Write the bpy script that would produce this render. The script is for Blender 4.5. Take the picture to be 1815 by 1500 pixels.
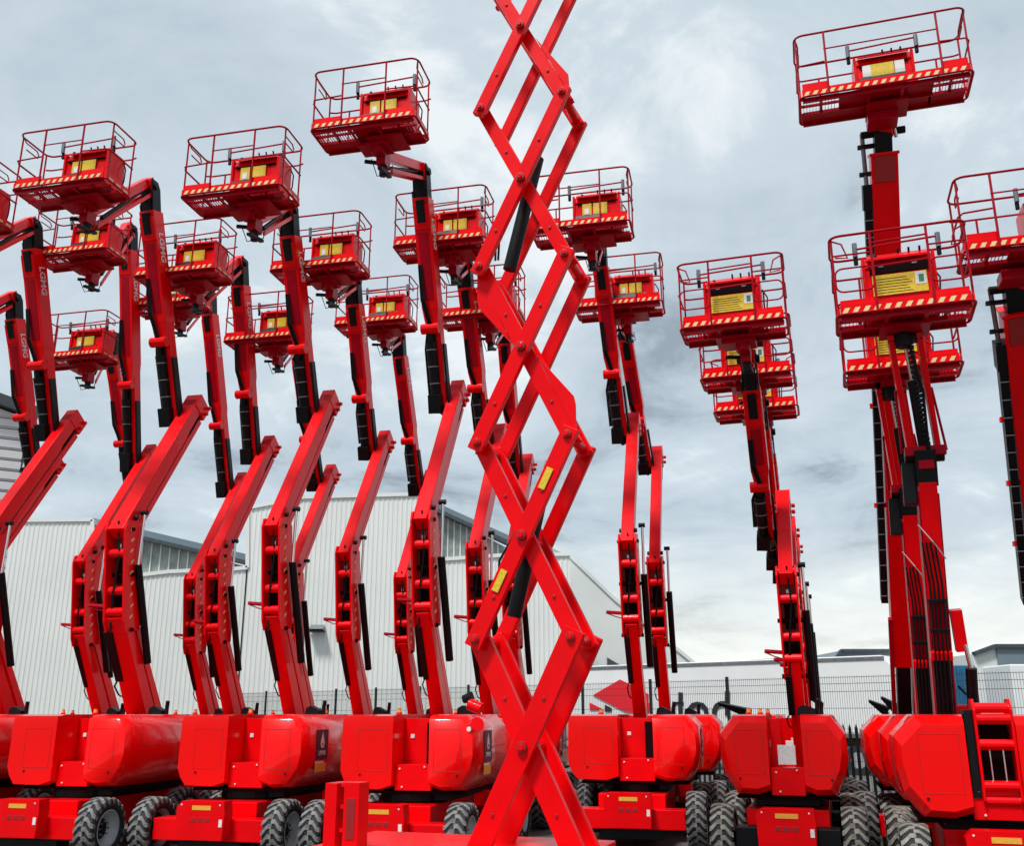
import bpy, bmesh, math, random
from mathutils import Vector, Matrix
random.seed(7)
for o in list(bpy.data.objects): bpy.data.objects.remove(o)
S = bpy.context.scene
COL = S.collection
R = math.radians
PI = math.pi
# ------------------------------------------------------------ camera
CAMZ = 2.05
PITCH = R(16.5); F = 1745.0
cd = bpy.data.cameras.new('camera'); cam = bpy.data.objects.new('camera', cd); COL.objects.link(cam)
cam.location = (0, 0, CAMZ); cam.rotation_euler = (R(90) + PITCH, 0, 0)
cd.sensor_fit = 'HORIZONTAL'; cd.sensor_width = 36; cd.lens = 36 * F / 1815
cd.clip_start = .05; cd.clip_end = 2000
S.camera = cam
S.render.resolution_x = 1024; S.render.resolution_y = 847
# ------------------------------------------------------------ light
SUN_EL, SUN_AZ = 60, 212          # azimuth: compass from +Y, clockwise: the sun stands behind and left of the camera
W = bpy.data.worlds.new('World'); S.world = W; W.use_nodes = True
nt = W.node_tree; N = nt.nodes; L = nt.links
for n in list(N): N.remove(n)
out = N.new('ShaderNodeOutputWorld'); bg = N.new('ShaderNodeBackground'); L.new(bg.outputs[0], out.inputs[0])
bg.inputs[1].default_value = .12
sky = N.new('ShaderNodeTexSky'); sky.sky_type = 'NISHITA'; sky.sun_disc = False
sky.sun_elevation = R(SUN_EL); sky.sun_rotation = R(SUN_AZ); sky.air_density = 1.0; sky.dust_density = 2.0
tc = N.new('ShaderNodeTexCoord'); sep = N.new('ShaderNodeSeparateXYZ'); L.new(tc.outputs['Generated'], sep.inputs[0])
def wm(op, a, b=None, clamp=False):
    n = N.new('ShaderNodeMath'); n.operation = op; n.use_clamp = clamp
    for i, v in enumerate((a, b)):
        if v is None: continue
        if isinstance(v, (int, float)): n.inputs[i].default_value = v
        else: L.new(v, n.inputs[i])
    return n.outputs[0]
# clouds lie on a flat ceiling: divide the direction by its height
den = wm('ADD', wm('MAXIMUM', sep.outputs[2], 0.0), .22)
cx_, cy_ = wm('DIVIDE', sep.outputs[0], den), wm('DIVIDE', sep.outputs[1], den)
comb = N.new('ShaderNodeCombineXYZ'); L.new(cx_, comb.inputs[0]); L.new(cy_, comb.inputs[1])
def noise(scale, det, off, rough=.55, dist=.3):
    mp = N.new('ShaderNodeMapping'); mp.inputs['Location'].default_value = (off, off * .7, off * .3); L.new(comb.outputs[0], mp.inputs[0])
    n = N.new('ShaderNodeTexNoise'); n.inputs['Scale'].default_value = scale; n.inputs['Detail'].default_value = det
    n.inputs['Roughness'].default_value = rough; n.inputs['Distortion'].default_value = dist
    L.new(mp.outputs[0], n.inputs[0]); return n.outputs[0]
nA = noise(1.0, 8, 3.1, .58, .7); nB = noise(3.0, 9, 11.0, .62, .5)
mixn = wm('ADD', wm('MULTIPLY', nA, .60), wm('MULTIPLY', nB, .40))
ramp = N.new('ShaderNodeValToRGB'); L.new(mixn, ramp.inputs[0])
cr = ramp.color_ramp
cr.elements[0].position = .40; cr.elements[0].color = (2.55, 3.1, 3.55, 1)
cr.elements[1].position = .62; cr.elements[1].color = (6.9, 7.3, 7.5, 1)
e = cr.elements.new(.46); e.color = (4.1, 4.85, 5.4, 1)
e = cr.elements.new(.56); e.color = (5.0, 5.75, 6.25, 1)
# brighter break in the cloud low over the horizon
low = wm('MULTIPLY', wm('SUBTRACT', 1.0, wm('MULTIPLY', wm('ABSOLUTE', wm('SUBTRACT', sep.outputs[2], .05)), 8.0), True), wm('MULTIPLY', mixn, 1.9), True)
lowf = wm('MULTIPLY', low, .85, True)
m1 = N.new('ShaderNodeMixRGB'); L.new(lowf, m1.inputs[0]); L.new(ramp.outputs[0], m1.inputs[1]); m1.inputs[2].default_value = (8.6, 8.6, 8.0, 1)
m2 = N.new('ShaderNodeMixRGB'); m2.inputs[0].default_value = .92; L.new(sky.outputs[0], m2.inputs[1]); L.new(m1.outputs[0], m2.inputs[2])
L.new(m2.outputs[0], bg.inputs[0])
sd = bpy.data.lights.new('sun', 'SUN'); sun = bpy.data.objects.new('sun', sd); COL.objects.link(sun)
sd.energy = 3.4; sd.angle = R(10); sd.color = (1, .97, .93)
az = R(SUN_AZ); el = R(SUN_EL)
sv = Vector((math.sin(az) * math.cos(el), math.cos(az) * math.cos(el), math.sin(el)))
sun.rotation_euler = sv.to_track_quat('Z', 'Y').to_euler(); sun.location = (-10, -10, 30)
S.view_settings.view_transform = 'Standard'; S.view_settings.look = 'None'; S.view_settings.gamma = 1
S.view_settings.exposure = .15
# ------------------------------------------------------------ materials
def mat(name, col, rough=.5, metal=0, coat=0, var=0, vscale=6, bump=0, col2=None, spec=.5, trans=0, tint=None):
    m = bpy.data.materials.new(name); m.use_nodes = True; t = m.node_tree; b = t.nodes['Principled BSDF']
    b.inputs['Roughness'].default_value = rough; b.inputs['Metallic'].default_value = metal
    b.inputs['Coat Weight'].default_value = coat; b.inputs['Coat Roughness'].default_value = .06
    b.inputs['Specular IOR Level'].default_value = spec
    if tint: b.inputs['Specular Tint'].default_value = (*tint, 1)
    if trans: b.inputs['Transmission Weight'].default_value = trans
    b.inputs['Base Color'].default_value = (*col, 1)
    tcn = t.nodes.new('ShaderNodeTexCoord'); nz = t.nodes.new('ShaderNodeTexNoise')
    nz.inputs['Scale'].default_value = vscale; nz.inputs['Detail'].default_value = 6
    t.links.new(tcn.outputs['Object'], nz.inputs[0])
    c2 = col2 or tuple(c * (1 - var) for c in col)
    rp = t.nodes.new('ShaderNodeValToRGB'); rp.color_ramp.elements[0].position = .35; rp.color_ramp.elements[1].position = .68
    rp.color_ramp.elements[0].color = (*c2, 1); rp.color_ramp.elements[1].color = (*col, 1)
    t.links.new(nz.outputs[0], rp.inputs[0]); t.links.new(rp.outputs[0], b.inputs['Base Color'])
    mr = t.nodes.new('ShaderNodeMapRange'); mr.inputs[3].default_value = max(0, rough - .08); mr.inputs[4].default_value = rough + .1
    t.links.new(nz.outputs[0], mr.inputs[0]); t.links.new(mr.outputs[0], b.inputs['Roughness'])
    if bump:
        bp = t.nodes.new('ShaderNodeBump'); bp.inputs['Strength'].default_value = bump; bp.inputs['Distance'].default_value = .02
        t.links.new(nz.outputs[0], bp.inputs['Height']); t.links.new(bp.outputs[0], b.inputs['Normal'])
    return m
M = dict(
 red=mat('red_paint', (.84, .0015, .004), .32, coat=.10, var=.12, vscale=3, spec=.5, tint=(1, .10, .14)),
 redm=mat('shaded_red_paint', (.38, .001, .010), .38, coat=.05, var=.15, vscale=9, spec=.4, tint=(1, .12, .2)),  # red paint darkened: shade of backlit rails and undersides put into the colour
 hood=mat('red_hood_gloss', (.88, .0012, .0015), .26, coat=.38, var=.06, vscale=1.2, spec=.5, tint=(1, .12, .12)),
 black=mat('black_metal', (.003, .0032, .005), .45, coat=.0, var=.4, vscale=8, spec=.22),
 dark=mat('shade_and_dark_parts', (.008, .001, .002), .8, spec=.1),  # near-black sheets stand for shade in gaps and hollows; also slots, print
 chrome=mat('chromed_rod', (.75, .74, .74), .18, metal=1),
 steel=mat('grey_steel', (.25, .27, .29), .4, metal=.6, var=.3),
 tyre=mat('tyre_rubber', (.014, .0145, .018), .75, var=.5, vscale=20),
 lug=mat('tyre_tread_dusty', (.23, .23, .225), .8, var=.6, vscale=12),
 lugb=mat('tyre_tread_pale_mud', (.30, .285, .245), .9, var=.6, vscale=12),
 rim=mat('rim_grey', (.42, .45, .47), .45, metal=.3, var=.2),
 yellow=mat('yellow_decal', (.80, .55, .02), .5, var=.25, vscale=40),
 orange=mat('orange_decal', (.85, .42, .04), .5, var=.2, vscale=40),
 white=mat('white_decal', (.80, .79, .77), .5, var=.15, vscale=30),
 cream=mat('hazard_cream', (.85, .62, .28), .5, var=.1, vscale=20),
 navy=mat('navy_decal', (.012, .013, .045), .4),
 green=mat('green_decal', (.03, .20, .11), .5),
 dred=mat('dark_red_marking_and_shade', (.30, .002, .004), .5),
 amber=mat('amber_lens', (.75, .28, .03), .2, coat=.6),
 clad=mat('corrugated_cladding', (.745, .765, .74), .55, var=.09, vscale=.22),
 clad2=mat('pale_cladding', (.66, .69, .67), .55, var=.08, vscale=.3),
 siding=mat('light_grey_siding', (.70, .71, .72), .6, var=.1, vscale=1),
 roofd=mat('dark_roof_trim', (.055, .07, .085), .5, var=.3, vscale=3),
 louvre=mat('grey_green_louvre', (.16, .20, .19), .35, var=.45, vscale=1.4, col2=(.32, .36, .34)),
 trailer=mat('trailer_curtain', (.76, .78, .78), .5, var=.07, vscale=.8),
 logo=mat('logo_red', (.78, .006, .02), .45),
 ink=mat('black_ink', (.010, .013, .016), .5),
 fence=mat('dark_green_fence', (.02, .035, .032), .5),
 pale=mat('black_palisade', (.008, .010, .010), .5),
 blue=mat('blue_container', (.012, .13, .26), .5, var=.2, vscale=2),
 bgrey=mat('blue_grey_cladding', (.16, .22, .26), .5, var=.15, vscale=.5),
 ground=mat('yard_concrete', (.13, .127, .12), .85, var=.35, vscale=1.3, bump=.3),
)
M['hood'].node_tree.nodes['Principled BSDF'].inputs['Coat IOR'].default_value = 1.5
# ------------------------------------------------------------ mesh helpers
class MB:
    def __init__(s): s.v = []; s.f = []; s.m = []; s.mats = []
    def mi(s, m):
        if m not in s.mats: s.mats.append(m)
        return s.mats.index(m)
    def add(s, vs, fs, m):
        b = len(s.v); s.v += [tuple(v) for v in vs]; k = s.mi(m)
        for f in fs: s.f.append(tuple(b + i for i in f)); s.m.append(k)
        return s
    def box(s, m, x0, x1, y0, y1, z0, z1):
        vs = [(x, y, z) for x in (x0, x1) for y in (y0, y1) for z in (z0, z1)]
        return s.add(vs, [(0, 1, 3, 2), (4, 6, 7, 5), (0, 4, 5, 1), (2, 3, 7, 6), (0, 2, 6, 4), (1, 5, 7, 3)], m)
    def beam(s, m, a, b, w, h, up=(0, -1, .3), w2=None, h2=None):
        """box from a to b; w along the side axis, h along the 'up' axis"""
        a = Vector(a); b = Vector(b); d = (b - a).normalized(); u = Vector(up)
        sx = d.cross(u)
        if sx.length < 1e-4: sx = d.cross(Vector((1, 0, 0)))
        sx.normalize(); uz = sx.cross(d).normalized()
        w2 = w2 or w; h2 = h2 or h; vs = []
        for p, ww, hh in ((a, w, h), (b, w2, h2)):
            for i, j in ((-1, -1), (1, -1), (1, 1), (-1, 1)): vs.append(p + sx * i * ww / 2 + uz * j * hh / 2)
        return s.add(vs, [(3, 2, 1, 0), (4, 5, 6, 7), (0, 1, 5, 4), (1, 2, 6, 5), (2, 3, 7, 6), (3, 0, 4, 7)], m)
    def tube(s, m, pts, r, n=6, closed=False):
        pts = [Vector(p) for p in pts]; k = len(pts); rings = []
        prev = None
        for i, p in enumerate(pts):
            if closed: t = (pts[(i + 1) % k] - pts[i - 1])
            else: t = pts[min(i + 1, k - 1)] - pts[max(i - 1, 0)]
            t.normalize()
            if prev is None:
                a = t.orthogonal().normalized()
            else:
                a = (prev - t * prev.dot(t)); a = a.normalized() if a.length > 1e-5 else t.orthogonal().normalized()
            prev = a; b = t.cross(a)
            rr = r[i] if isinstance(r, (list, tuple)) else r
            rings.append([p + (a * math.cos(2 * PI * j / n) + b * math.sin(2 * PI * j / n)) * rr for j in range(n)])
        vs = [v for q in rings for v in q]; fs = []
        for i in range(k if closed else k - 1):
            i2 = (i + 1) % k
            for j in range(n): fs.append((i * n + j, i * n + (j + 1) % n, i2 * n + (j + 1) % n, i2 * n + j))
        if not closed: fs.append(tuple(range(n - 1, -1, -1))); fs.append(tuple((k - 1) * n + j for j in range(n)))
        return s.add(vs, fs, m)
    def cyl(s, m, a, b, r, n=14, r2=None): return s.tube(m, [a, b], [r, r2 or r], n)
    def prism(s, m, poly, y0, y1, axis='y'):
        """polygon in (x,z) extruded along y, or in (y,z) extruded along x, or in (x,y) along z"""
        def P(a, b, c): return {'y': (a, c, b), 'x': (c, a, b), 'z': (a, b, c)}[axis]
        n = len(poly); vs = [P(a, b, y0) for a, b in poly] + [P(a, b, y1) for a, b in poly]
        fs = [tuple(range(n)), tuple(range(2 * n - 1, n - 1, -1))] + [(i, i + n, (i + 1) % n + n, (i + 1) % n) for i in range(n)]
        return s.add(vs, fs, m)
    def loft(s, m, rings, cap=True):
        n = len(rings[0]); vs = [v for r in rings for v in r]; fs = []
        for i in range(len(rings) - 1):
            for j in range(n): fs.append((i * n + j, i * n + (j + 1) % n, (i + 1) * n + (j + 1) % n, (i + 1) * n + j))
        if cap: fs.append(tuple(range(n - 1, -1, -1))); fs.append(tuple((len(rings) - 1) * n + j for j in range(n)))
        return s.add(vs, fs, m)
    def build(s, name, parent=None, bevel=0, smooth=False):
        me = bpy.data.meshes.new(name); me.from_pydata(s.v, [], s.f)
        for m in s.mats: me.materials.append(M[m])
        me.polygons.foreach_set('material_index', s.m)
        bm = bmesh.new(); bm.from_mesh(me); bmesh.ops.recalc_face_normals(bm, faces=bm.faces); bm.to_mesh(me); bm.free()
        if smooth:
            me.polygons.foreach_set('use_smooth', [True] * len(me.polygons)); me.set_sharp_from_angle(angle=R(38))
        me.update()
        o = bpy.data.objects.new(name, me); COL.objects.link(o)
        if parent: o.parent = parent
        if bevel:
            b = o.modifiers.new('edge', 'BEVEL'); b.width = bevel; b.segments = 2; b.limit_method = 'ANGLE'; b.angle_limit = R(35)
            b.harden_normals = False
        return o
def tag(o, label=None, cat=None, group=None, kind=None):
    if label: o['label'] = label
    if cat: o['category'] = cat
    if group: o['group'] = group
    if kind: o['kind'] = kind
    return o
def empty(name, loc=(0, 0, 0), rz=0):
    o = bpy.data.objects.new(name, None); COL.objects.link(o); o.location = loc; o.rotation_euler = (0, 0, rz); o.empty_display_size = .3
    return o
def copy_tree(o, parent=None):
    c = o.copy(); COL.objects.link(c); c.parent = parent
    for ch in list(o.children): copy_tree(ch, c)
    return c
def text_mesh(name, txt, size, m, parent, mtx, extrude=.004, align='CENTER', scale=(1, 1, 1), bold=0):
    cu = bpy.data.curves.new(name, 'FONT'); cu.body = txt; cu.size = size; cu.extrude = extrude; cu.align_x = align; cu.align_y = 'CENTER'
    cu.offset = bold
    to = bpy.data.objects.new(name, cu); COL.objects.link(to)
    dg = bpy.context.evaluated_depsgraph_get(); me = bpy.data.meshes.new_from_object(to.evaluated_get(dg))
    bpy.data.objects.remove(to); bpy.data.curves.remove(cu)
    me.transform(mtx @ Matrix.Diagonal((*scale, 1)))
    me.materials.clear(); me.materials.append(M[m])
    o = bpy.data.objects.new(name, me); COL.objects.link(o); o.parent = parent
    return o
def at(px, py, Y):
    """world point at forward distance Y that stands where the photo shows pixel (px, py)"""
    u = (px - 907.5) / F; v = (750 - py) / F; c, s = math.cos(PITCH), math.sin(PITCH)
    d = Vector((u, c - v * s, s + v * c)); d *= Y / d.y
    return d + Vector((0, 0, CAMZ))
# ------------------------------------------------------------ wheel (kept once per tread colour)
def wheel_mesh(parent, x, y, r=.435, w=.30, out=1, lug='lug', steer=0):
    """tyre with chevron lugs > rim"""
    b = MB(); n = 40
    prof = [(-w * .36, .60), (-w * .5, .72), (-w * .5, .88), (-w * .44, .955), (0, .965), (w * .44, .955), (w * .5, .88), (w * .5, .72), (w * .36, .60)]
    rings = []
    for i in range(n + 1):
        a = 2 * PI * i / n
        rings.append([(px, math.cos(a) * r * q, math.sin(a) * r * q) for px, q in prof])
    b.loft('tyre', rings, cap=False)
    nl = 20
    for i in range(nl):
        for side in (-1, 1):
            a0 = 2 * PI * (i + (.5 if side > 0 else 0)) / nl; da = 2 * PI / nl
            def pt(px, ang, q): return (px * side, math.cos(ang) * r * q, math.sin(ang) * r * q)
            rowt = [(-.01, a0), (w * .16, a0), (w * .40, a0 + da * .62), (w * .52, a0 + da * .72)]
            wd = da * .46
            top = []; bot = []
            for px, ang in rowt:
                q = 1.0 if px < w * .45 else .955
                qb = .94 if px < w * .45 else .80
                top.append((pt(px, ang, q), pt(px, ang + wd, q))); bot.append((pt(px, ang, qb), pt(px, ang + wd, qb)))
            rr = [[bot[k][0], bot[k][1], top[k][1], top[k][0]] for k in range(4)]
            b.loft(lug, rr)
    t = b.build('tyre', None, smooth=False)
    c = MB(); q = r
    prof2 = [(.44, .60), (.47, .62), (.47, .57), (.30, .54), (.06, .47), (.02, .34)]; prof3 = [(.02, .34), (.0, .26), (.10, .24), (.10, .16), (.20, .14), (.20, .0)]
    rings = [[(px * w * out, math.cos(2 * PI * i / 32) * q * k, math.sin(2 * PI * i / 32) * q * k) for px, k in prof2] for i in range(33)]
    c.loft('rim', rings, cap=False); c.loft('black', [[(px * w * out, math.cos(2 * PI * i / 32) * q * k, math.sin(2 * PI * i / 32) * q * k) for px, k in prof3] for i in range(33)], cap=False)
    c.loft('rim', [[(-px * w * out, math.cos(2 * PI * i / 32) * q * k, math.sin(2 * PI * i / 32) * q * k) for px, k in ((.44, .61), (.30, .55), (.10, .50))] for i in range(33)], cap=False)
    c.cyl('black', (-.10 * w * out, 0, 0), (-.085 * w * out, 0, 0), r * .50, 24)
    for i in range(8):
        a = 2 * PI * i / 8
        c.cyl('steel', (.16 * w * out, math.cos(a) * q * .235, math.sin(a) * q * .235), (.26 * w * out, math.cos(a) * q * .235, math.sin(a) * q * .235), .014, 6)
    rm = c.build('rim', None, smooth=True)
    root = bpy.data.objects.new('wheel', None); COL.objects.link(root); root.parent = parent
    root.location = (x, y, r); root.rotation_euler = (0, 0, steer)
    t.parent = root; rm.parent = root
    return root
# ------------------------------------------------------------ platform basket: origin at the centre of its floor, near side towards -y
def rrect(x0, x1, y0, y1, r, z, n=4):
    p = []
    for cx, cy, a0 in ((x1 - r, y1 - r, 0), (x0 + r, y1 - r, 90), (x0 + r, y0 + r, 180), (x1 - r, y0 + r, 270)):
        for i in range(n + 1):
            a = R(a0 + 90 * i / n); p.append((cx + r * math.cos(a), cy + r * math.sin(a), z))
    return p
def basket(parent, loc, rz, Wd=1.83, D=.78, H=1.10, kind='a', boxc=.12):
    B = bpy.data.objects.new('platform_basket', None); COL.objects.link(B); B.parent = parent; B.location = loc; B.rotation_euler = (0, 0, rz)
    x0, x1, y0, y1 = -Wd / 2, Wd / 2, -D / 2, D / 2
    g = MB(); r = .0165
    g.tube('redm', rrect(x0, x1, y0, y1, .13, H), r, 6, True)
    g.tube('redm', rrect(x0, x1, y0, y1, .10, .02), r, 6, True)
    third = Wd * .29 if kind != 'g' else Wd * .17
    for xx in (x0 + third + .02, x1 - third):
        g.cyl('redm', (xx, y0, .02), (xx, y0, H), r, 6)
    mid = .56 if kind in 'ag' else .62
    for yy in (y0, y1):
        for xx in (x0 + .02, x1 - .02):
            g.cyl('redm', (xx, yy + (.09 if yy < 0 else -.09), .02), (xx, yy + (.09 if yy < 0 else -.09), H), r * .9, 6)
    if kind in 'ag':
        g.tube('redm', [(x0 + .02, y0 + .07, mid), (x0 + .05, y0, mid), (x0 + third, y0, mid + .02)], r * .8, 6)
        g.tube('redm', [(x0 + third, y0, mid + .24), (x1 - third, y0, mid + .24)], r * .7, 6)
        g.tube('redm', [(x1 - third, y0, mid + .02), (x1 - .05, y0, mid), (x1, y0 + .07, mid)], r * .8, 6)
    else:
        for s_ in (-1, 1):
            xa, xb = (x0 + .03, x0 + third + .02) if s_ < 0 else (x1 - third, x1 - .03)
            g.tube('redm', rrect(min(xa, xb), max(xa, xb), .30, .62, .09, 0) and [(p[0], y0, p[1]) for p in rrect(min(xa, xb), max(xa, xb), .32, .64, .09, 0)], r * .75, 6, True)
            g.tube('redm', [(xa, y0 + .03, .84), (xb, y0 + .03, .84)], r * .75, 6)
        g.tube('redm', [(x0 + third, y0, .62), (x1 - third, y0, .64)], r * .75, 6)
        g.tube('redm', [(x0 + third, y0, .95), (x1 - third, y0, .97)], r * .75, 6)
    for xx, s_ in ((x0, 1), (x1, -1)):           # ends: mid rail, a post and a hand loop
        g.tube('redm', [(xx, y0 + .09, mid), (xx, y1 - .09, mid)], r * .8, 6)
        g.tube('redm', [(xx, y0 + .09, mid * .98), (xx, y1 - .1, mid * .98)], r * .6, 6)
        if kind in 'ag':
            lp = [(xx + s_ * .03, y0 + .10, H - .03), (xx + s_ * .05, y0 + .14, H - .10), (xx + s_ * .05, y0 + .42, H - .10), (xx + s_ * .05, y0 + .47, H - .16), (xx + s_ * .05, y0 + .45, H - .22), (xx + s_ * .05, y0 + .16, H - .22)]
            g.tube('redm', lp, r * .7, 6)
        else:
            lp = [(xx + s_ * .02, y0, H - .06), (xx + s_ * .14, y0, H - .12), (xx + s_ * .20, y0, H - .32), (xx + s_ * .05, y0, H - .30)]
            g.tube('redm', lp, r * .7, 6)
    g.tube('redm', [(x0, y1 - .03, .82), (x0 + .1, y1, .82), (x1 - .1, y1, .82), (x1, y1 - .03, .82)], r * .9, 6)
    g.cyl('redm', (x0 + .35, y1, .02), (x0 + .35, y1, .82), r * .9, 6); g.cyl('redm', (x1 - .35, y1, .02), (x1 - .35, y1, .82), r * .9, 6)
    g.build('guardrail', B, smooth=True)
    # toe board with hazard stripes
    t = MB(); th = .15
    t.box('red', x0 + .05, x1 - .05, y0 + .012, y0 + .03, .02, th)
    t.box('red', x0 + .012, x0 + .03, y0 + .04, y1 - .04, .02, th)
    t.box('red', x1 - .03, x1 - .012, y0 + .04, y1 - .04, .02, th)
    t.box('red', x0 + .05, x1 - .05, y1 - .03, y1 - .012, .02, th)
    hi = .26 if kind == 'g' else .22
    t.box('red', x0 + .06, x0 + third + .02, y0 + .031, y0 + .045, .03, hi)
    t.box('red', x1 - third - .0, x1 - .06, y0 + .031, y0 + .045, .03, hi)
    h = t; nx = int(Wd / .125); zz = .035
    for i in range(nx):
        a = x0 + .07 + i * (Wd - .14) / nx
        h.add([(a, y0 + .006, zz), (a + .06, y0 + .006, zz), (a + .10, y0 + .006, zz + .07), (a + .04, y0 + .006, zz + .07),
               (a, y0 + .011, zz), (a + .06, y0 + .011, zz), (a + .10, y0 + .011, zz + .07), (a + .04, y0 + .011, zz + .07)],
              [(0, 1, 2, 3), (7, 6, 5, 4), (0, 4, 5, 1), (1, 5, 6, 2), (2, 6, 7, 3), (3, 7, 4, 0)], 'cream')
    for s_ in (x0 + .008, x1 - .008):
        for i in range(3): h.box('cream', s_ - .002, s_ + .002, y0 + .12 + i * .2, y0 + .24 + i * .2, zz, zz + .05)
    t.build('toe_board', B)
    # floor: a plate with open grating bays at the near corners
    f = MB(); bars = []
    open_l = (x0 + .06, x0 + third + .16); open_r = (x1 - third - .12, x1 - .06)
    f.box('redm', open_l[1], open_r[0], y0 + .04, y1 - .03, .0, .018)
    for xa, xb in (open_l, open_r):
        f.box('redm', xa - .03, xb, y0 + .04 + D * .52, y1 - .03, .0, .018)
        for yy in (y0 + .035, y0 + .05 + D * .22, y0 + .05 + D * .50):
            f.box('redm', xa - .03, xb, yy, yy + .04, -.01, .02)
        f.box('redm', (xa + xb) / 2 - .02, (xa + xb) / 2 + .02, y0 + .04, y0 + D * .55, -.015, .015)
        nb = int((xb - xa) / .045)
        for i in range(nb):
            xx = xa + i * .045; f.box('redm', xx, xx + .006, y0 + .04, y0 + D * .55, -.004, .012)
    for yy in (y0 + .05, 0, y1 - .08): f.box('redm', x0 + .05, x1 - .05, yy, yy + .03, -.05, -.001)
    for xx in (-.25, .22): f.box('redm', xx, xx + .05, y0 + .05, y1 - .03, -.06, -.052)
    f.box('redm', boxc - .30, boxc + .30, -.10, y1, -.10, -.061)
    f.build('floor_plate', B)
    # control panel on the far rail
    c = MB(); bw = .80 if kind != 'g' else .78
    xa, xb = boxc - bw / 2, boxc + bw / 2; yb = {'a': -.10, 'g': -.12, 'n': -.12}[kind]
    zb, zt = {'a': (.08, .80), 'g': (.08, .76), 'n': (.10, .90)}[kind]
    c.prism('red', [(yb, zb), (yb + .02, zt - .20), (yb + .0, zt - .17), (yb + .10, zt), (y1 - .03, zt + .01), (y1 - .03, zb)], xa, xb, 'x')
    c.box('red', xa - .04, xa - .002, yb - .02, y1 - .04, zb + .02, zt - .04); c.box('red', xb + .002, xb + .04, yb - .02, y1 - .04, zb + .02, zt - .04)
    c.prism('red', [(yb - .05, zt - .10), (yb - .05, zt - .07), (yb + .09, zt + .03), (yb + .11, zt + .015)], xa + .03, xb - .03, 'x')
    if kind == 'n':
        c.box('dark', xa + .05, xb - .05, yb - .012, yb + .03, zt - .27, zt - .14)
        c.box('steel', xa + .16, xa + .22, yb - .02, yb, zt - .19, zt - .17); c.box('steel', xb - .24, xb - .18, yb - .02, yb, zt - .19, zt - .17)
    else:
        c.box('dark', xa + .04, xb - .04, yb - .012, yb + .02, zt - .215, zt - .19)
        c.prism('black', [(yb - .10, zb + .12), (yb - .06, zb + .24), (yb, zb + .27), (yb, zb + .12)], xa + .02, xb - .10, 'x')
    d = c
    if kind == 'n':
        d.box('yellow', xa + .07, xb - .08, yb - .014, yb - .006, zb + .22, zb + .50)
        d.box('white', xb - .22, xb - .09, yb - .018, yb - .015, zb + .32, zb + .49); d.box('green', xb - .18, xb - .12, yb - .022, yb - .019, zb + .35, zb + .45)
    elif kind == 'g':
        d.box('yellow', xa + .10, xb - .25, yb - .014, yb - .006, zb + .24, zb + .48); d.box('white', xa + .08, xa + .2, yb - .018, yb - .015, zb + .28, zb + .47)
        d.box('white', xb - .24, xb - .1, yb - .014, yb - .006, zb + .24, zb + .48)
    else:
        d.box('yellow', xa + .14, xa + .31, yb - .014, yb - .006, zb + .27, zb + .50); d.box('white', xa + .18, xa + .26, yb - .018, yb - .015, zb + .28, zb + .40)
        d.box('yellow', xa + .34, xb - .20, yb - .014, yb - .006, zb + .27, zb + .50)
    if kind == 'n':
        for i in range(6): d.box('dark', xa + .10, xb - .26 - .03 * (i % 3), yb - .017, yb - .0145, zb + .25 + i * .038, zb + .256 + i * .038)
    d.box('black', xa + .12, xa + .16, yb - .02, yb + .0, zt - .06, zt - .02)
    for i in range(3): d.cyl('black', (xb - .12 - i * .13, yb + .08, zt), (xb - .12 - i * .13, yb + .04, zt + .07), .014, 6)
    d.build('control_panel', B)
    q = MB()
    q.cyl('redm', (xa - .07, yb - .02, zt + .10), (xb + .07, yb - .02, zt + .14), .014, 6)
    for xx in (xa - .10, xb + .10):
        q.cyl('steel', (xx, yb + .0, zt + .0), (xx, yb - .01, zt + .19), .032, 8); q.cyl('black', (xx, yb + .02, zt - .10), (xx, yb + .02, zt + .0), .028, 8)
    q.tube('black', [(xb + .05, y1 - .1, zt - .1), (xb + .12, y1 - .12, zt - .25), (xb + .10, y1 - .1, zt - .45), (xb, y1 - .05, .1)], .012, 5)
    q.build('safety_bar', B, smooth=True)
    return B
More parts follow.
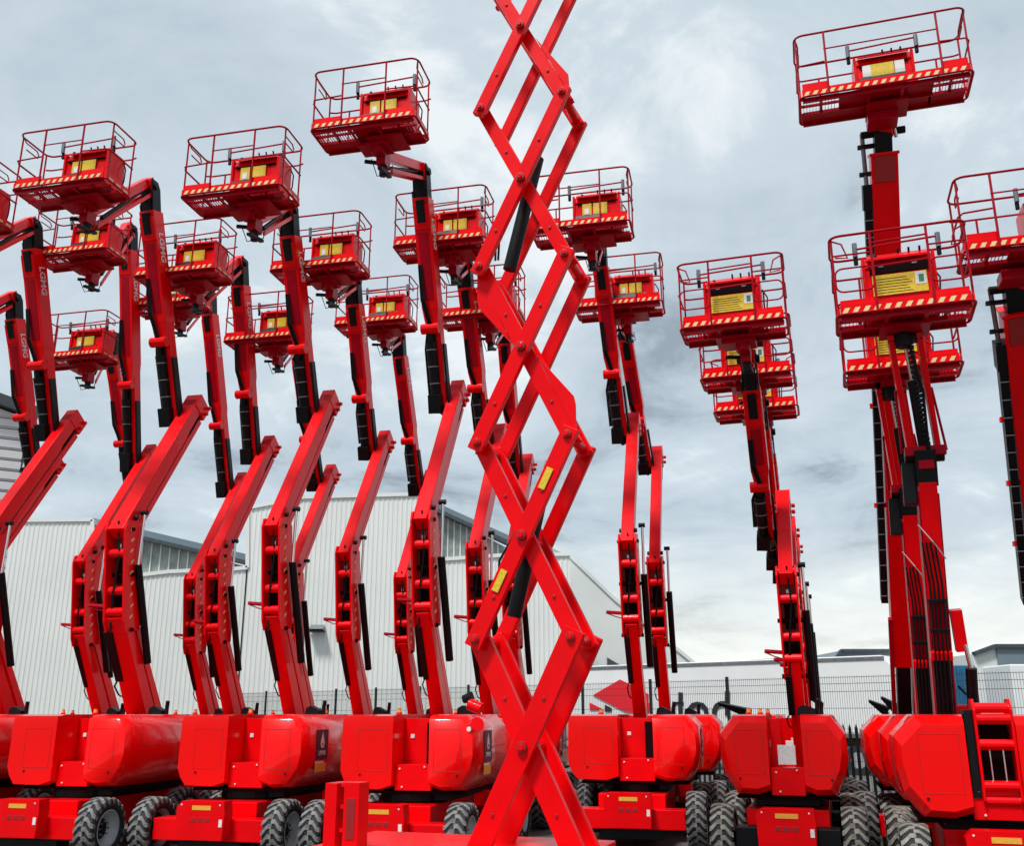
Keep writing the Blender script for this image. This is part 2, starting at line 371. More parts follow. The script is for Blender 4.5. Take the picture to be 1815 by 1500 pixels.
# ------------------------------------------------------------ turret hoods
def hood(x0, x1, yf, yr, zb, zt, right=True, nm='hood', parent=None, ch=1.0, soft=False):
    b = MB(); s = 1 if right else -1
    xi, xo = (x0, x1) if right else (x1, x0)      # inner and outer edge
    w = abs(xo - xi)
    def ring(y, k, dz):
        zt2 = zt - dz; zb2 = zb + dz * .8; xo2 = xo - s * k; 
        P = [(xi, zb2 + .06), (xi + s * w * .25, zb2), (xo2 - s * w * (.14 + .18 * ch), zb2 + .01), (xo2 - s * .05, zb2 + .26 * (.4 + .6 * ch)), (xo2, zb2 + .50 * (.4 + .6 * ch)), (xo2 - s * .01, zt2 - .24 * ch), (xo2 - s * w * .32 * ch, zt2), (xi + s * .0, zt2)]
        return [(p[0], y, p[1]) for p in P]
    b.loft('hood', [ring(yf, .08 * ch, .11 * ch), ring(yf + .09, .015, .02), ring(yf + .20, 0, 0), ring(yr - .1, 0, 0), ring(yr, .05, .04)])
    e = .004                                          # door seam, hinges and cooling slots
    X0, X1 = sorted((xi + s * w * .10, xo - s * w * .34)); ym = yf - .001
    for z_ in (zb + .27, zt - .22): b.box('dred', X0, X1, ym - .002, ym + .02, z_, z_ + .007)
    for x_ in (X0, X1): b.box('dred', x_, x_ + .006, ym - .002, ym + .02, zb + .27, zt - .215)
    xs = xo + s * .0005
    b.box('dred', *sorted((xs, xs + s * .003)), yf + .34, yr - .22, zb + .60, zb + .607); b.box('dred', *sorted((xs, xs + s * .003)), yf + .34, yf + .346, zb + .60, zt - .27)
    for i in range(3):
        y_ = yf + .26 + i * .09; A_ = Vector((xo - s * .012, y_, zt - .27 * ch)); B_ = Vector((xo - s * w * .29 * ch, y_, zt - .018))
        b.beam('dred', A_, B_, .022, .012, up=(s * .6, 0, .8))
    b.cyl('black', ((X0 + X1) / 2 + s * w * .22, ym + .01, zb + .22), ((X0 + X1) / 2 + s * w * .22, ym - .012, zb + .22), .016, 8)
    o = b.build(nm, parent, bevel=.05 if soft else .03); o.modifiers[0].segments = 4 if soft else 3; o.modifiers[0].limit_method = 'ANGLE'
    if soft:
        o.data.polygons.foreach_set('use_smooth', [True] * len(o.data.polygons)); o.data.set_sharp_from_angle(angle=R(58)); o.modifiers[0].harden_normals = True; o.modifiers[0].angle_limit = R(58)
    return o
def turret(root, cx, w=1.80, yf=-2.62, yr=-.95, zb=.98, zt=2.05, decal=True, beacon=True, plate=False):
    T = bpy.data.objects.new('turret', None); COL.objects.link(T); T.parent = root; T.location = (cx, 0, 0)
    k = w / 1.80
    xl0, xl1, xr0, xr1 = -.90 * k, -.20 * k, .28 * k, .90 * k
    hood(xl0, xl1, yf, yr, zb, zt, False, 'engine_hood', T, 1.0 if not decal else .22, decal)
    hood(xr0, xr1, yf, yr, zb, zt, True, 'side_hood', T, 1.0 if not decal else .75, decal)
    b = MB()
    b.box('red', xl1 + .004, xr0 - (.30 if plate else .004), yf + .55, yf + .60, zb + .1, zt - .06)
    b.box('red', xl1 + .004, xr0 - .004, yf + .14, yf + .46, zb + .0, zb + .36)
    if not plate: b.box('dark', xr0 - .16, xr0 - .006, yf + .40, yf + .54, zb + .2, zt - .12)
    b.box('dark', xl0 + .2, xr1 - .2, yf + .2, yr + .5, zb - .05, zb - .004)  # dark sheet paints the shade in the gap under the hoods
    b.box('red', xl1 - .05, xl1 + .03, yr - .6, yr + 1.6, zb - .04, zt - .45); b.box('red', xr0 - .03, xr0 + .05, yr - .6, yr + 1.6, zb - .04, zt - .45)
    b.box('black', -.45 * k, .45 * k, yf + .5, yr + .5, zb - .16, zb - .051)
    for xx, zz in ((xl1 + .08, zb + .3), (xr0 - .1, zb + .33), (xl1 + .12, zb + .05)): b.cyl('white', (xx, yf + .13, zz), (xx, yf + .12, zz), .014, 8)
    if not plate: b.box('white', xl1 + .10, xl1 + .16, yf + .536, yf + .545, zt - .35, zt - .29)
    if plate: b.box('white', xl1 + .12, xr0 - .10, yf + .115, yf + .135, zb + .40, zb + .66)
    b.build('turntable', T, bevel=.01)
    c = MB()
    if decal:
        xo = xr1 + .003
        c.box('navy', xo, xo + .004, yf + .42, yf + .86, zb + .40, zb + .84)
        wd = MB(); wd.box('orange', xo, xo + .004, yf + .40, yf + .80, zb + .22, zb + .345); wd.box('white', xo, xo + .004, yf + .40, yf + .72, zb + .345, zb + .375); wd.build('warning_decal', T)
        c.prism('white', [(yf + .64, zb + .80), (yf + .70, zb + .68), (yf + .71, zb + .62), (yf + .68, zb + .57), (yf + .60, zb + .57), (yf + .57, zb + .62), (yf + .58, zb + .68)], xo + .004, xo + .008, 'x')
        c.box('navy', xo + .008, xo + .010, yf + .62, yf + .66, zb + .60, zb + .64)
        mt = Matrix.Translation((xo + .006, yf + .64, zb + .49)) @ Matrix(((0, 0, 1, 0), (1, 0, 0, 0), (0, 1, 0, 0), (0, 0, 0, 1)))
        text_mesh('lettering', 'LPWR', .10, 'white', T, mt, .002)
        c.build('drop_decal', T)
    if beacon:
        a = MB(); bx, by = xl0 + .35, yr - .35
        a.cyl('red', (bx, by, zt - .004), (bx, by, zt + .03), .05, 12); a.cyl('amber', (bx, by, zt + .03), (bx, by, zt + .085), .036, 12, .030)
        a.cyl('dred', (bx, by, zt + .085), (bx, by, zt + .095), .032, 12)
        a.build('beacon', T, smooth=True)
        x = MB(); ex, ey = xr0 + .22, yr - .15
        x.tube('black', [(ex, ey, zt - .05), (ex, ey, zt + .10), (ex + .02, ey - .02, zt + .22)], .035, 8)
        x.prism('black', [(ex - .30, zt - .02), (ex - .28, zt + .10), (ex - .20, zt + .14), (ex - .04, zt + .06), (ex - .04, zt - .02)], ey - .1, ey + .08)
        x.build('exhaust_pipe', T)
    return T
def chassis(root, cx, half=1.2, ya=-2.55, yb=-.30, r=.435, lug='lug', lugname=''):
    b = MB(); wi = .30
    b.box('red' if lug == 'lug' else 'black', cx - half + wi + .02, cx + half - wi - .02, ya - .28, ya + .10, .30, .60)
    b.box('red', cx - .55, cx + .55, ya + .12, yb + .3, .35, .80)
    b.box('black', cx - half + wi * .5, cx + half - wi * .5, ya - .05, ya + .08, r - .08, r + .08)
    b.box('black', cx - half + wi * .5, cx + half - wi * .5, yb - .05, yb + .12, r - .08, r + .08)
    b.cyl('black', (cx, (ya + yb) / 2, .80), (cx, (ya + yb) / 2, .93), .5, 20)
    b.box('black', cx - .5, cx + .5, ya - .2, ya + .1, .14, .29)
    b.build('chassis_frame', root, bevel=.012)
    f = MB()
    for i in range(3): f.box('dred', cx - .14 + i * .11, cx - .06 + i * .11, ya - .524, ya - .519, .58, .64)
    f.prism('red', [(cx - .36, .34), (cx + .36, .34), (cx + .38, .70), (cx + .36, .86), (cx - .30, .86), (cx - .38, .78)], ya - .52, ya - .285)
    for xx in (cx - .3, cx + .3): f.cyl('white', (xx, ya - .52, .81), (xx, ya - .527, .81), .012, 8)
    fb = f.build('front_cover', root, bevel=.015)
    MB().box('orange', cx - .13, cx + .16, ya - .527, ya - .522, .74, .80).build('orange_decal', fb)
    MB().box('white', cx + .30, cx + .35, ya - .527, ya - .522, .52, .62).build('white_decal', fb)
    for s_ in (-1, 1):
        for yy in (ya, yb):
            wheel_mesh(root, cx + s_ * (half - wi / 2), yy, r, wi, s_, lug)
    return
# ------------------------------------------------------------ articulated boom lift
def V(x, d, z): return Vector((x, d, z))
def lerp(a, b, t): return a + (b - a) * t
def art_lift(name, prof, cx, half, tw, lug, ya, yb, bk, bloc, bW, decal, k=1.0):
    """origin on the ground below the boom foot; +y points away from the camera"""
    root = empty(name)
    chassis(root, cx, half, ya, yb, .435, lug)
    turret(root, cx + (.12 if decal else 0), tw, yf=ya + (.30 if decal else -.05), yr=ya + (2.25 if decal else 1.45), decal=decal, plate=not decal)
    P0, E0, E1, K, m0, m1 = [V(*p) for p in prof]
    w = .225 * k
    b = MB(); d = (E0 - P0).normalized(); nrm = V(0, d.z, -d.y)     # nrm points away (rear side)
    b.beam('red', P0, E0 + d * .1, w * 1.12, .30 * k, up=tuple(-nrm), w2=w, h2=.22 * k)
    b.beam('red', P0 + nrm * .36 * k, E0 + nrm * .25 * k + d * .05, w * .80, .20 * k, up=tuple(-nrm), h2=.12 * k)
    for t in (.15, .5, .85): b.beam('red', lerp(P0, E0, t) + nrm * .12, lerp(P0, E0, t) + nrm * .22, w * .6, .08, up=(0, 0, 1))
    b.beam('black', lerp(P0, E0, .60) - V(w * .45, .10, 0), lerp(P0, E0, .93) - V(w * .45, .12, 0), .10, .10)
    b.tube('black', [lerp(P0, E0, .62) + V(-w * .5, -.1, 0), lerp(P0, E0, .56) + V(-w * .5 - .07, -.14, 0), lerp(P0, E0, .50) + V(-w * .5 - .05, -.12, 0), lerp(P0, E0, .47) + V(-w * .5 + .02, -.06, 0)], .014, 5)
    b.build('lower_boom', root, bevel=.012)
    # elbow link: two side plates with cross tubes
    e = MB(); g = .145 * k + .01; up = (E1 - E0).normalized(); fr = V(0, -up.z, up.y)
    A = E0 - up * .18; Bq = E1 + up * .14
    for s_ in (-1, 1):
        pl = [A + fr * .10, A - fr * .30, E0 - fr * .34, lerp(E0, E1, .5) - fr * .33, E1 - fr * .34, Bq - fr * .22, Bq + fr * .08, E1 + fr * .15, E0 + fr * .16]
        e.prism('red', [(p.y, p.z) for p in pl], s_ * g - .016 * k, s_ * g + .016 * k, 'x')
    for t, yy in ((-.05, 0), (.10, .08), (.33, .05), (.74, .04), (1.03, .0)):
        c = lerp(E0, E1, t) + fr * yy; e.cyl('red', c - V(g, 0, 0), c + V(g, 0, 0), .075 * k, 12)
    e.beam('dred', lerp(E0, E1, .0) - fr * .12, lerp(E0, E1, 1.0) - fr * .12, g * 1.9, .03, up=tuple(fr))  # dark red sheet, with near-black ones below, paints shade into the elbow hollow
    e.beam('dark', lerp(E0, E1, .40) - fr * .09, lerp(E0, E1, .70) - fr * .09, g * 1.1, .05, up=tuple(fr)); e.beam('dark', lerp(E0, E1, .13) - fr * .09, lerp(E0, E1, .30) - fr * .09, g * 1.5, .05, up=tuple(fr)); e.beam('chrome', lerp(E0, E1, .80) - fr * .02, lerp(E0, E1, .84) - fr * .02, .05, .04, up=tuple(fr))
    for t in (-.1, .5, 1.0):
        c = lerp(E0, E1, t) - fr * .05; e.cyl('dark', c - V(g + .05, 0, 0), c + V(g + .05, 0, 0), .035, 10)
    c = lerp(E0, E1, .16) + V(-g, 0, 0)
    e.beam('redm', c, c + V(-.30 * k, -.08, .02), .045, .06); e.tube('redm', [c + V(0, 0, -.10), c + V(-.14, -.05, -.06), c + V(-.29 * k, -.08, .0)], .010, 5)
    e.tube('black', [lerp(E0, E1, -.1) + fr * .1 + V(-g * .5, 0, 0), lerp(E0, E1, .3) + fr * .13 + V(-g * .2, 0, 0), lerp(E0, E1, .7) + fr * .10 + V(g * .3, 0, 0), lerp(E0, E1, 1.1) + fr * .08 + V(g * .1, 0, 0)], .016, 5)
    h = e
    for i in range(9):
        q = lerp(E0, E1, .02 + i * .12) - fr * (.03 + .02 * (i % 2)); x = g + .018 * k
        h.add([q + V(x, -.035, -.01), q + V(x, .035, .04), q + V(x, .035, .085), q + V(x, -.035, .035),
               q + V(x + .004, -.035, -.01), q + V(x + .004, .035, .04), q + V(x + .004, .035, .085), q + V(x + .004, -.035, .035)],
              [(0, 1, 2, 3), (7, 6, 5, 4), (0, 4, 5, 1), (1, 5, 6, 2), (2, 6, 7, 3), (3, 7, 4, 0)], 'cream')
    e.build('elbow_link', root)
    # riser lift cylinder on the right of the elbow
    y = MB(); ca = lerp(P0, E0, .72) + V(g + .10, .18, 0); cb = lerp(E0, E1, .62) + V(g + .10, .16, 0); cc = lerp(E1, K, .12) + V(g + .10, .06, 0)
    y.cyl('black', ca, cb, .065 * k, 12); y.cyl('chrome', cb, cc, .026 * k, 10); y.cyl('black', cc - V(.07, 0, 0), cc + V(.05, 0, 0), .045, 10)
    y.build('lift_cylinder', root, smooth=True)
    # riser boom
    rb = MB(); d = (K - E1).normalized(); nr = V(0, -d.z, d.y) * -1
    rb.beam('red', E1 - d * .10, K + d * .02, w * 1.05, .26 * k, up=tuple(-nr))
    rb.beam('red', E1 + nr * .26 * k, K - d * .20 + nr * .27 * k, w * .74, .13 * k, up=tuple(-nr))
    rb.beam('red', K - d * .18 + nr * .08, K + d * .16 + nr * .08, w * 1.16, .42 * k)
    rb.beam('dark', K - d * .75 + nr * .135, K - d * .2 + nr * .135, w * 1.07, .07 * k); rb.beam('redm', E1 + nr * .135 + d * .3, K - d * .8 + nr * .135, w * .8, .10 * k)
    for s_ in (-1, 1):
        for t in (-.08, .10): c = K + d * t + nr * .2; rb.cyl('red', c + V(s_ * w * .6, 0, 0), c + V(s_ * (w * .6 + .06), 0, 0), .04, 8)
    c = lerp(E1, K, .08); rb.cyl('black', c - V(w * .75, 0, 0), c + V(w * .75, 0, 0), .045, 8)
    rb.build('riser_boom', root, bevel=.012)
    upper(root, m0, m1, V(*bloc), k, bW, bk)
    return root
def upper(root, m0, m1, bl, k, bW, bk, bsk=None):
    w = .26 * k
    # main boom, set to the left of the riser
    mb = MB(); d = (m1 - m0).normalized(); fr = V(0, -d.z, d.y)   # fr: camera side (under face)
    if fr.y > 0: fr = -fr
    L_ = (m1 - m0).length
    mb.beam('red', m0 + d * .05 + V(.06 * k, 0, 0) - fr * .06, m0 + d * L_ * .54 + V(.08 * k, 0, 0) - fr * .05, .12 * k, .24 * k, up=tuple(-fr))
    mb.beam('red', m0 + d * L_ * .46, m1 - d * .15, .32 * k, .34 * k, up=tuple(-fr))
    mb.beam('black', m0 + d * .1 + V(-.04 * k, 0, 0), m0 + d * L_ * .42 + V(-.03 * k, 0, 0), .15 * k, .22 * k, up=tuple(-fr)); mb.beam('black', m0 + V(-.02, 0, 0), m0 + V(.20 * k, .14, .16), .12, .26, up=(0, -1, .4)); mb.beam('redm', m0 + d * L_ * .50 + fr * .172 * k, m1 - d * .8 + fr * .172 * k, .20 * k, .012, up=tuple(-fr)); mb.beam('red', m0 + d * L_ * .36 - fr * .0, m0 + d * L_ * .47, .22 * k, .30 * k, up=tuple(-fr), w2=.32 * k, h2=.34 * k)  # thin redm strip paints the boom's shaded underside darker
    mb.beam('red', m1 - d * .75 + fr * .14, m1 - d * .28 + fr * .16, .30 * k, .10, up=tuple(-fr))
    mb.cyl('red', m0 + d * L_ * .37 + fr * .17 - V(.20 * k, 0, 0), m0 + d * L_ * .37 + fr * .17 + V(.14 * k, 0, 0), .10 * k, 12)
    mo = mb.build('main_boom', root, bevel=.012)
    lt = MB()
    mtx = Matrix.Identity(4); 
    X = -d; Yv = Vector((1, 0, 0)).cross(X) ; Zv = Vector((1, 0, 0))
    pos = m0 + d * L_ * .80 + V(.16 * k + .003, 0, 0)
    mtx = Matrix(((X.x, Yv.x, Zv.x, pos.x), (X.y, Yv.y, Zv.y, pos.y), (X.z, Yv.z, Zv.z, pos.z), (0, 0, 0, 1)))
    text_mesh('lettering', 'LGMG', .22 * k, 'white', mo, mtx, .003, bold=.004)
    # hoses and lift cylinder under the main boom
    hc = MB(); a0 = m0 + fr * .04 - d * .05 - V(.06 * k, 0, 0); a1 = m0 + d * L_ * .37 + fr * .17 - V(.05 * k, 0, 0)
    hc.beam('black', a0 - V(.02, 0, 0), lerp(a0, a1, .22), .24 * k, .34 * k, up=tuple(-fr))
    hc.cyl('black', a0, lerp(a0, a1, .84), .095 * k, 14); hc.cyl('black', lerp(a0, a1, .8), a1, .05 * k, 10)
    hc.beam('black', m0 + V(.17 * k, 0, 0), m0 + d * L_ * .30 + V(.17 * k, 0, 0), .035, .16, up=tuple(-fr))
    for t in (.35, .55, .75): q = lerp(a0, a1, t); hc.cyl('steel', q - d * .010, q + d * .010, .102 * k, 14)
    hc.build('boom_cylinder', root, smooth=False)
    hs = MB(); q0 = m0 + d * L_ * .66 + fr * .19 - V(.14 * k, 0, 0); q1 = m0 + d * L_ * .50 + fr * .26 - V(.13 * k, 0, 0); q2 = m0 + d * L_ * .40 + fr * .22 - V(.05 * k, 0, 0); q3 = m0 + d * L_ * .28 + fr * .05 + V(-.20 * k, 0, 0); q4 = m0 + d * .3 + V(-.22 * k, 0, 0)
    for dx in (0, .03, .06): hs.tube('black', [q + V(dx, 0, 0) for q in (q0, q1, q2, q3, q4)], .016, 5)
    hs.build('hose', root)
    # head knuckle, jib and basket
    kn = MB(); top = m1 + d * .35
    kn.beam('black', m1 - d * .32, top, .20 * k, .28 * k, up=tuple(-fr)); kn.beam('black', m1 - d * .62 + fr * .16, m1 - d * .2 + fr * .19, .16 * k, .10, up=tuple(-fr)); kn.beam('black', m1 - d * .2 + V(-.15 * k, 0, 0), m1 + V(-.15 * k, 0, 0), .06, .2, up=tuple(-fr))
    for s_ in (-1, 1): kn.prism('black', [((m1 - d * .3).y - .16, (m1 - d * .3).z), ((m1 - d * .3).y + .14, (m1 - d * .3).z), (top.y + .18, top.z + .02), (top.y + .08, top.z + .13), (top.y - .12, top.z + .12)], s_ * .13 * k + m1.x - .012, s_ * .13 * k + m1.x + .012, 'x')
    kn.cyl('black', top - V(.2 * k, 0, 0), top + V(.2 * k, 0, 0), .07, 12)
    kn.build('boom_knuckle', root, bevel=.01)
    mount = V(bl.x + .12, bl.y + .40, bl.z - .28)
    jb = MB(); dj = (mount - top).normalized(); un = V(0, dj.z, -dj.y)
    if un.z < 0: un = -un
    jb.beam('red', top + un * .10, mount + un * .12, .15 * k, .17 * k, up=tuple(un)); 
    for s_ in (-1, 1): jb.beam('red', top - un * .12 + V(s_ * .09, 0, 0), mount - un * .13 + V(s_ * .09, 0, 0), .025, .07, up=tuple(un))
    jb.cyl('black', lerp(top, mount, .12) - un * .0, lerp(top, mount, .85) - un * .07, .04, 10)
    jb.beam('red', top - dj * .1, top + dj * .12, .24 * k, .34 * k, up=tuple(un))
    jb.build('jib_arm', root, bevel=.008)
    rt = MB()
    rt.beam('redm', mount + V(0, .05, 0), mount + V(0, -.20, 0), .16, .26, up=(0, 0, 1))
    rt.cyl('redm', mount + V(-.02, -.28, .0), mount + V(-.02, -.28, .20), .11, 14)
    rt.cyl('black', mount + V(.0, -.05, -.28), mount + V(.0, -.08, -.02), .07, 10)
    rt.beam('black', mount + V(.06, .10, -.22), mount + V(.05, -.35, -.30), .08, .05, up=(0, 0, 1))
    rt.beam('black', mount + V(-.10, .02, .02), mount + V(-.30, -.15, -.02), .06, .05, up=(0, 0, 1))
    rt.box('redm', bl.x - .22, bl.x + .30, bl.y + .0, bl.y + .36, bl.z - .16, bl.z - .10)
    rt.tube('black', [mount + V(.1, .1, 0), mount + V(.14, 0, -.22), mount + V(-.05, -.2, -.36), mount + V(-.1, -.35, -.12)], .010, 5)
    rt.build('rotator', root, bevel=.008)
    if bsk is None: basket(root, tuple(bl), 0, bW, kind=bk, boxc=.28 if bk == 'a' else .0)
    else:
        c = copy_tree(bsk, root); c.location = bl
    return root
def hide_children_walk(o, fn):
    fn(o)
    for c in o.children: hide_children_walk(c, fn)
def child(o, nm):
    for c in o.children:
        if c.name.split('.')[0] == nm: return c
# ---- the tall lifts that fill the left and middle of the yard
zoff = 0
PROF = [(0, .55, 1.15), (0, -.95, 3.6), (0, -1.20, 5.15), (0, .75, 8.05), (-.225, .45, 7.58), (-.34, -.80, 10.75)]
tallA = art_lift('articulated_boom_lift', PROF, .05, 1.2, 2.1, 'lug', -2.45, -.25, 'a', (-.52, -3.15, 10.40), 1.83, True)
YAW = -R(13)
UPPER = ('main_boom', 'boom_cylinder', 'hose', 'boom_knuckle', 'jib_arm', 'rotator', 'platform_basket')
def on_plane(o, px, py, d, yaw=YAW):
    """lateral and height, in the frame of a lift, of pixel (px, py) at depth d along the lift"""
    q = at(px, py, 1.0) - Vector((0, 0, CAMZ)); f = Vector((math.sin(-yaw), math.cos(-yaw), 0)); r = Vector((math.cos(yaw), math.sin(yaw), 0))
    t = (f.dot(Vector((o.location.x, o.location.y, 0))) + d) / f.dot(q); P = q * t - Vector((o.location.x, o.location.y, 0))
    return r.dot(P), P.z + CAMZ
# base pixel, size, head pixel, basket near-edge pixel, label
rows = [
 (780, 593, (745, 306), (641, 218), 'front row boom lift left of the scissor lift, its basket highest of the left half'),
 (250, 563, (263, 332), (101, 326), 'front row boom lift near the left edge with the thickest lower boom'),
 (520, 573, (510, 374), (406, 338), 'front row boom lift second left of the scissor lift, navy drop decal on hood'),
 (1135, 528, (1060, 432), (1027, 400), 'nearer of the two boom lifts just right of the scissor lift'),
 (10, 533, (55, 400), (-105, 388), 'boom lift cut off by the left edge, only booms and a hood corner showing'),
 (868, 506, (822, 470), (776, 428), 'middle row boom lift hidden behind the scissor arms, basket left of them'),
 (640, 493, (625, 500), (553, 472), 'middle row boom lift standing clear against the white warehouse'),
 (412, 483, (424, 468), (307, 483), 'middle row boom lift, third riser end from the left edge, jib beside basket'),
 (180, 466, (228, 408), (119, 447), 'boom lift right behind the thick boomed one, basket below the leftmost whole basket'),
 (-8, 448, (22, 530), None, 'far left boom lift whose riser ends just below a larger riser end'),
 (925, 448, (893, 572), (845, 557), 'back row boom lift with its basket right behind the scissor arms'),
 (735, 418, (705, 598), (656, 571), 'back row boom lift with thin lower boom beside the tallest left machine'),
 (540, 428, None, (460, 600), 'back row boom lift, lowest basket left of the scissor lift and right of centre left'),
 (368, 413, (369, 525), (285, 538), 'back row boom lift whose basket hangs half hidden under another basket'),
 (188, 408, (197, 598), (117, 632), 'farthest back boom lift on the left with the lowest basket'),
 (1180, 463, (1103, 565), (1095, 540), 'farther of the two boom lifts just right of the scissor lift'),
]
talls = []
base_m0, base_m1, base_bl = V(*PROF[4]), V(*PROF[5]), V(-.52, -3.15, 10.40)
bsk0 = child(tallA, 'platform_basket')
def add_tall(o, spec, first):
    px, sz, head, bk, lab = spec
    Y = 17.3 * 593 / sz; p = at(px, 1265, Y)
    o.location = (p.x, p.y, 0); o.rotation_euler = (0, 0, YAW)
    tag(o, lab, 'boom lift', 'tall red articulated boom lifts parked in rows')
    m1 = base_m1.copy(); bl = base_bl.copy()
    if head:
        lat, z = on_plane(o, head[0], head[1], -.95)
        d0 = (V(lat, -.95, z) - base_m0).normalized(); m1 = V(lat, -.95, z) - d0 * .35
    if bk:
        lat, z = on_plane(o, bk[0], bk[1], -3.15 - .39); bl = V(lat, -3.15, z)
    print('TALL', px, sz, [round(v, 2) for v in m1], [round(v, 2) for v in bl])
    upper(o, base_m0, m1, bl, 1.0, 1.83, 'a', bsk0)
for ch in list(tallA.children):
    if ch.name.split('.')[0] in UPPER and ch is not bsk0:
        for q in list(ch.children): bpy.data.objects.remove(q)
        bpy.data.objects.remove(ch)
bsk0.parent = None
others = [copy_tree(tallA) for _ in rows[1:]]
for o, spec in zip([tallA] + others, rows): add_tall(o, spec, o is tallA)
for nm_, k_ in (('lower_boom', 1.65), ('elbow_link', 1.2), ('riser_boom', 1.3)): child(others[0], nm_).scale.x = k_   # the heavier model near the left edge
def drop(o):
    for c in list(o.children): drop(c)
    bpy.data.objects.remove(o)
drop(bsk0)
t_ = child(others[2], 'turret'); t_.location.x -= .10; t_.scale.x = 1.06
for o in (others[0], others[3]):                     # these two carry no drop decal
    t_ = child(o, 'turret')
    for nm_ in ('drop_decal', 'warning_decal', 'lettering'):
        c_ = child(t_, nm_)
        if c_: bpy.data.objects.remove(c_)
# ---- the narrower lifts with pale tyres
PROFN = [(0, .10, 1.0), (0, -.62, 2.75), (0, -.85, 4.15), (0, .50, 5.62), (-.30, .30, 4.85), (-.32, -1.05, 7.35)]
nar = art_lift('narrow_boom_lift', PROFN, -.19, 1.0, 1.72, 'lugb', -2.15, -.1, 'n', (-.44, -2.15, 7.78), 1.62, False, k=.92)
for i, (sh, dx, dz, lab) in enumerate(((0, 0, 0, 'nearest narrow boom lift, its whole body and pale muddy tyres in view right of centre'),
                        (2.5, 0, 0, 'narrow boom lift whose basket is the middle one of three overlapping baskets'),
                        (4.6, .0, -.1, 'narrow boom lift whose basket is the lowest of three overlapping baskets'))):
    o = nar if i == 0 else copy_tree(nar)
    yw = R(17.5); o.location = (4.56 + math.sin(yw) * sh + dx, 16.3 + math.cos(yw) * sh, 0); o.rotation_euler = (0, 0, -yw)
    tag(o, lab, 'boom lift', 'narrow red boom lifts with pale tyres')
